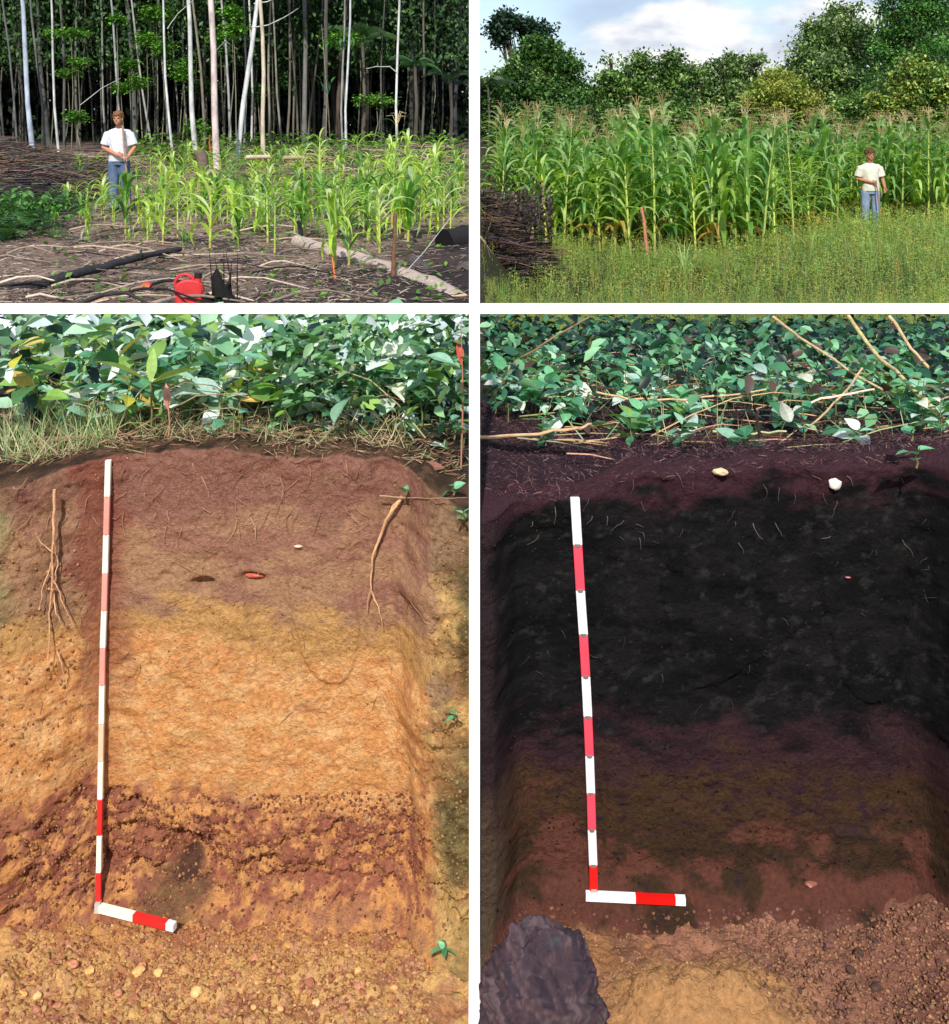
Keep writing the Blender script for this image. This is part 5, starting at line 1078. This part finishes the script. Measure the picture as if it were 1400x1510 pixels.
mb = MB(); mb.tube([(-.108, 0, .15), (-.125, 0, .22), (-.09, 0, .275), (-.03, 0, .285), (.02, 0, .26), (.03, 0, .235)], .014, RC, 10); mb.build('handle', M['plastic'], t)
mb = MB(); mb.tube([(.07, 0, .225), (.07, 0, .25)], .03, RC, 14); mb.build('neck', M['plastic'], t)
mb = MB(); mb.tube([(.07, 0, .25), (.07, 0, .29)], .034, (.012, .012, .013), 14); mb.build('cap', M['plastic'], t)
# hoe-like tool with red head
t = empty('hand_tool', at(213, 428, 8.9)+Vector((0, 0, .03))); tag(t, 'long wooden handle with a red painted end lying left of the red can', 'tool')
mb = MB(); b0 = at(213, 428, 8.9); e0 = at(142, 452, 8.2)-b0; mb.tube([e0, e0*.5+Vector((0, 0, .01)), Vector((0, 0, 0))], [.018, .017, .019], s2l((176, 142, 108)), 8); mb.build('handle', M['wood'], t)
mb = MB(); mb.tube([(-.015, 0, .0), (.015, 0, 0), (.05, -.005, -.01)], [.028, .04, .034], s2l((220, 72, 48)), 10); mb.build('head', M['plastic'], t)
# black stump and burnt shoots
p = at(325, 456, 8.1); t = empty('charred_stump', p); tag(t, 'jagged black charred stump with thin burnt shoots beside the red can', 'stump'); mb = MB()
for (dx, h_, r_) in ((-.09, .12, .04), (-.01, .30, .05), (.05, .20, .045), (.10, .08, .045)): mb.tube([(dx, 0, -.15), (dx+.01, 0, h_*.4), (dx-.02, 0.01, h_*.8), (dx+R.uniform(-.03, .03), 0, h_)], [r_*1.2, r_, r_*.75, .008], s2l((30, 28, 29)), 9, wob=.25)
mb.build('stump_body', M['char'], t)
for (dx, h_, ln_) in ((-.06, .44, -.03), (.0, .40, -.05), (.02, .5, .0), (.06, .36, .02), (.09, .46, -.06), (.12, .42, .0), (.03, .33, .05)):
    mb = MB(); mb.tube([(dx, .03, 0), (dx+ln_*.4, .03, h_*.5), (dx+ln_, .03, h_)], [.006, .005, .002], s2l((46, 36, 34)), 5); mb.build('shoot', M['char'], t)

# ------------------------------------------------------------------ people
def loft(bm, pts, rr, n=16):
    """closed elliptical tube; rr entries (rx, ry) are across / front-back"""
    pts = [Vector(p) for p in pts]; m = len(pts); rings = []
    for i, p in enumerate(pts):
        d = (pts[min(i+1, m-1)]-pts[max(i-1, 0)]).normalized(); rx_, ry_ = rr[i] if isinstance(rr[i], tuple) else (rr[i], rr[i])
        a = Vector((1, 0, 0))-d*d.x
        if a.length < .2: a = Vector((0, 1, 0))-d*d.y
        a.normalize(); b = d.cross(a)
        rings.append([bm.verts.new(p+a*(math.cos(6.2832*k/n)*rx_)+b*(math.sin(6.2832*k/n)*ry_)) for k in range(n)])
    for i in range(m-1):
        for k in range(n): bm.faces.new((rings[i][k], rings[i][(k+1) % n], rings[i+1][(k+1) % n], rings[i+1][k]))
    bm.faces.new(rings[0][::-1]); bm.faces.new(rings[-1])
def ball(bm, c, r): 
    q_ = bmesh.ops.create_icosphere(bm, subdivisions=3, radius=1)
    for v in q_['verts']: v.co = Vector((v.co.x*r[0], v.co.y*r[1], v.co.z*r[2]))+Vector(c)
def finish(bm, name, mat, c, parent, voxel, smooth=2, colf=None):
    bmesh.ops.recalc_face_normals(bm, faces=bm.faces)
    me = bpy.data.meshes.new(name); bm.to_mesh(me); bm.free(); o = bpy.data.objects.new(name, me); col.objects.link(o)
    md = o.modifiers.new('r', 'REMESH'); md.mode = 'VOXEL'; md.voxel_size = voxel
    if smooth: ms = o.modifiers.new('s', 'SMOOTH'); ms.iterations = smooth; ms.factor = .5
    dg = bpy.context.evaluated_depsgraph_get(); m2 = bpy.data.meshes.new_from_object(o.evaluated_get(dg)); bpy.data.objects.remove(o)
    fa = {'shirt': .015, 'jeans': .012, 'hair': .020}.get(name, 0)
    if fa:
        nv = len(m2.vertices); cv = np.empty(nv*3, np.float32); m2.vertices.foreach_get('co', cv); cv = cv.reshape(-1, 3); nn = np.empty(nv*3, np.float32); m2.vertices.foreach_get('normal', nn); nn = nn.reshape(-1, 3)
        X_, Y_, Z_ = cv[:, 0], cv[:, 1], cv[:, 2]
        q_ = (fbm(X_*11+Z_*5, Z_*6-X_*4+Y_*8, 3) if name != 'hair' else fbm(X_*40+9, Z_*22+Y_*30, 3))-.5
        cv = cv+nn*(q_*fa*2)[:, None]; m2.vertices.foreach_set('co', cv.astype(np.float32).ravel())
    m2.name = name; m2.materials.clear(); m2.materials.append(M[mat]); a = m2.attributes.new('Col', 'FLOAT_COLOR', 'FACE')
    C4 = np.ones((len(m2.polygons), 4), np.float32); C4[:, :3] = s2l(c)
    if colf: 
        ce = np.array([p.center[:] for p in m2.polygons]); C4[:, :3] = colf(ce, C4[:, :3])
    a.data.foreach_set('color', C4.ravel()); m2.polygons.foreach_set('use_smooth', [True]*len(m2.polygons))
    o = bpy.data.objects.new(name, m2); return link(o, parent)
def hand(bm, wrist, dirv, side, curl=1.0):
    w_ = Vector(wrist); d = Vector(dirv).normalized(); s = Vector(side).normalized(); nrm = d.cross(s).normalized()
    loft(bm, [w_, w_+d*.045, w_+d*.085], [(.026, .018), (.038, .016), (.038, .015)] if abs(d.x) < .7 else [(.018, .026), (.016, .038), (.015, .036)])
    for i, ln in enumerate((.07, .078, .072, .058)):
        b = w_+d*.078+s*(-.030+.020*i); k1 = b+(d*.8+nrm*.6*curl).normalized()*ln*.42; k2 = k1+(d*.1+nrm*curl).normalized()*ln*.32; k3 = k2+(-d*.6+nrm*.6*curl).normalized()*ln*.26
        loft(bm, [b-d*.02, b, k1, k2, k3], [.009, .0092, .0088, .008, .006], 8)
    b = w_+d*.02-s*.025; k1 = b+(d*.55-s*.7+nrm*.4).normalized()*.035; k2 = k1+(d*.6+nrm*.8).normalized()*.03; loft(bm, [b+s*.01, b, k1, k2], [.012, .012, .010, .007], 8)
def person(loc, label, P, skin, shirt, jean, hairc, tilt=0):
    t = empty('person', loc); t.scale = (P['s'],)*3; tag(t, label, 'person'); bm = bmesh.new()
    hx = P.get('hx', 0); hy = -.02-tilt*.05
    # torso, neck, head as one surface
    loft(bm, [(0, 0, .86), (0, 0, .95), (0, -.01, 1.08), (0, -.01, 1.22), (0, 0, 1.34), (0, .01, 1.41)], [(.14, .10), (.145, .10), (.125, .09), (.14, .098), (.14, .085), (.06, .05)])
    loft(bm, [(0, .01, 1.36), (hx*.4, .0, 1.44), (hx*.8, hy*.6, 1.50)], [(.07, .065), (.050, .052), (.050, .052)])
    ball(bm, (hx, hy+.015, 1.60), (.073, .092, .098)); ball(bm, (hx, hy-.018, 1.545), (.055, .068, .062)); ball(bm, (hx, hy-.068, 1.508), (.022, .018, .018))
    loft(bm, [(hx, hy-.078, 1.602), (hx, hy-.094, 1.575), (hx, hy-.100, 1.560)], [.008, .012, .015], 8)
    ball(bm, (hx, hy-.079, 1.532), (.023, .012, .009))
    for s in (-1, 1): ball(bm, (hx+s*.074, hy+.01, 1.578), (.010, .020, .030)); ball(bm, (hx+s*.030, hy-.066, 1.612), (.022, .014, .007))
    for arm in P['arms']:
        sh_, el, wr = [Vector(v) for v in arm[:3]]; loft(bm, [(sh_.x*.5, 0, sh_.z), (sh_.x*.85, 0, sh_.z-.02),  sh_.lerp(el, .5), el, el.lerp(wr, .35), wr], [.045, .05, .043, .038, .038, .026])
        hand(bm, wr, arm[3], arm[4], arm[5])
    for leg in P['legs']:
        hp, kn, an = [Vector(v) for v in leg]; loft(bm, [hp+Vector((0, 0, .06)), hp, hp.lerp(kn, .5), kn, kn.lerp(an, .35), an], [.085, .09, .072, .052, .055, .036])
        loft(bm, [an+Vector((0, .05, -.02)), an+Vector((0, -.03, -.035)), an+Vector((0, -.14, -.05))], [(.035, .035), (.038, .03), (.03, .018)])
    def face(ce, C):
        e = np.zeros(len(ce))
        for s in (-1, 1): e = np.maximum(e, sstep(1.3, .8, np.sqrt(((ce[:, 0]-hx-s*.030)/.015)**2+((ce[:, 2]-1.592)/.009)**2))*(ce[:, 1] < hy-.03))
        C = mixc(C, np.array([.02, .012, .01]), e); l = sstep(1.3, .7, np.sqrt(((ce[:, 0]-hx)/.024)**2+((ce[:, 2]-1.532)/.008)**2))*(ce[:, 1] < hy-.05); return mixc(C, np.array(s2l((140, 78, 66))), l*.8)
    finish(bm, 'body', 'skin', skin, t, .0065, 2, face)
    # shirt
    bm = bmesh.new(); loft(bm, [(0, -.01, .86), (.0, -.01, .95), (0, -.015, 1.1), (0, -.01, 1.25), (0, 0, 1.34), (0, .01, 1.39), (0, .012, 1.425)], [(.185, .125), (.178, .125), (.160, .118), (.165, .122), (.168, .112), (.125, .085), (.075, .07)], 24)
    for arm in P['arms']:
        sh_, el = Vector(arm[0]), Vector(arm[1]); loft(bm, [(sh_.x*.35, 0, sh_.z+.015), (sh_.x*.8, 0, sh_.z-.012), sh_.lerp(el, .16), sh_.lerp(el, .5), sh_.lerp(el, .84)], [.045, .060, .066, .070, .078])
    finish(bm, 'shirt', 'cloth', shirt, t, .010, 2)
    # jeans
    bm = bmesh.new(); loft(bm, [(0, 0, .96), (0, 0, .90), (0, 0, .80)], [(.155, .115), (.165, .12), (.15, .115)], 20)
    for leg in P['legs']:
        hp, kn, an = [Vector(v) for v in leg]; loft(bm, [hp+Vector((0, 0, .03)), hp+Vector((0, 0, -.05)), hp.lerp(kn, .5), kn, kn.lerp(an, .5), an+Vector((0, 0, .0)), an+Vector((0, -.01, -.035))], [.095, .102, .090, .078, .075, .078, .084])
    jc = np.array(s2l(jean))
    finish(bm, 'jeans', 'cloth', jean, t, .010, 1, lambda ce, C: mixc(C*1.0, np.minimum(jc*1.5, .8), sstep(.45, .62, fbm(ce[:, 0]*9, ce[:, 2]*4+3))*.6))
    bm = bmesh.new()
    for leg in P['legs']: an = Vector(leg[2]); loft(bm, [an+Vector((0, .07, -.045)), an+Vector((0, .03, -.035)), an+Vector((0, -.06, -.045)), an+Vector((0, -.15, -.055)), an+Vector((0, -.185, -.06))], [(.036, .034), (.044, .045), (.046, .036), (.044, .026), (.02, .015)])
    finish(bm, 'shoes', 'plastic', P.get('shoe', (40, 46, 60)), t, .008, 1)
    # hair
    bm = bmesh.new(); ball(bm, (hx, hy+.034, 1.634), (.093, .104, .098)); r = random.Random(4)
    for i in range(26):
        a_ = r.uniform(-2.9, -.25) if i % 2 else r.uniform(0, 6.28); c0 = Vector((hx+math.cos(a_)*.066, hy+.015+math.sin(a_)*.082, 1.645+r.uniform(-.01, .03))); loft(bm, [c0+Vector((0, 0, .03)), c0+Vector((math.cos(a_)*.012, math.sin(a_)*.012, 0)), c0+Vector((math.cos(a_)*.012, math.sin(a_)*.010, -.028 if math.sin(a_) < 0 else -.07))], [.018, .016, .006], 8)
    finish(bm, 'hair', 'hair', hairc, t, .007, 0)
    return t
sR = Vector((0, 0, 1))
PR = dict(s=1.0, hx=-.01, arms=[((-.185, 0, 1.36), (-.265, .02, 1.11), (-.04, -.17, 1.045), (1, -.25, -.15), (0, -.2, -1), 1), ((.185, 0, 1.36), (.245, .01, 1.12), (.275, -.05, .93), (.1, -.15, -1), (0, 1, -.1), -1)],
          legs=[((-.095, 0, .86), (-.11, -.01, .48), (-.12, .0, .09)), ((.095, 0, .86), (.105, -.02, .48), (.115, -.02, .09))])
x = lx_at(1284, 22.0); z = CZ-(338-HY)*22.0/F
pr = person((x, 22.0, gz(x, 22.0)-.02), 'young man in a cream T-shirt and pale jeans holding a stick before the tall maize', PR, (176, 120, 90), (206, 204, 188), (124, 140, 164), (92, 66, 46))
mb = MB(); mb.tube([(0, 0, 0), (-.05, .06, .55), (-.09, .13, 1.06)], [.012, .012, .013], s2l((150, 112, 84)), 8); o = mb.build('walking_stick', M['wood']); o.location = (x+.13, 21.67, gz(x, 21.7)); tag(o, 'brown stick held by the man in front of the tall maize', 'stick')
PL = dict(s=1.0, hx=.0, shoe=(36, 44, 62), arms=[((-.185, 0, 1.36), (-.265, -.02, 1.10), (.02, -.22, .985), (1, -.1, -.1), (0, -.3, -1), 1), ((.185, 0, 1.36), (.255, .0, 1.10), (.20, -.19, .93), (-.25, -.7, -.15), (0, -.2, -1), 1)],
          legs=[((-.09, 0, .86), (-.09, -.03, .48), (-.07, -.04, .09)), ((.09, 0, .86), (.11, -.01, .48), (.12, .04, .09))])
x = lx_at(176, 18.5)
pl_ = person((x, 18.5, gz(x, 18.5)), 'young man in a white T-shirt and blue jeans holding a hoe in the burnt clearing', PL, (186, 130, 100), (208, 210, 216), (86, 104, 130), (126, 90, 58), tilt=1)
t = empty('hoe', (x+.26, 18.28, gz(x, 18.3))); tag(t, 'wooden hoe held upright by the man in the burnt clearing', 'hoe'); mb = MB(); mb.tube([(0, 0, 0), (-.08, 0, .8), (-.15, .05, 1.48)], [.014, .015, .017], s2l((156, 122, 100)), 8); mb.build('handle', M['wood'], t)
mb = MB(); mb.box((-.07, -.10, .0), (.07, .02, .012), s2l((90, 86, 84))); mb.build('blade', M['char'], t, False)
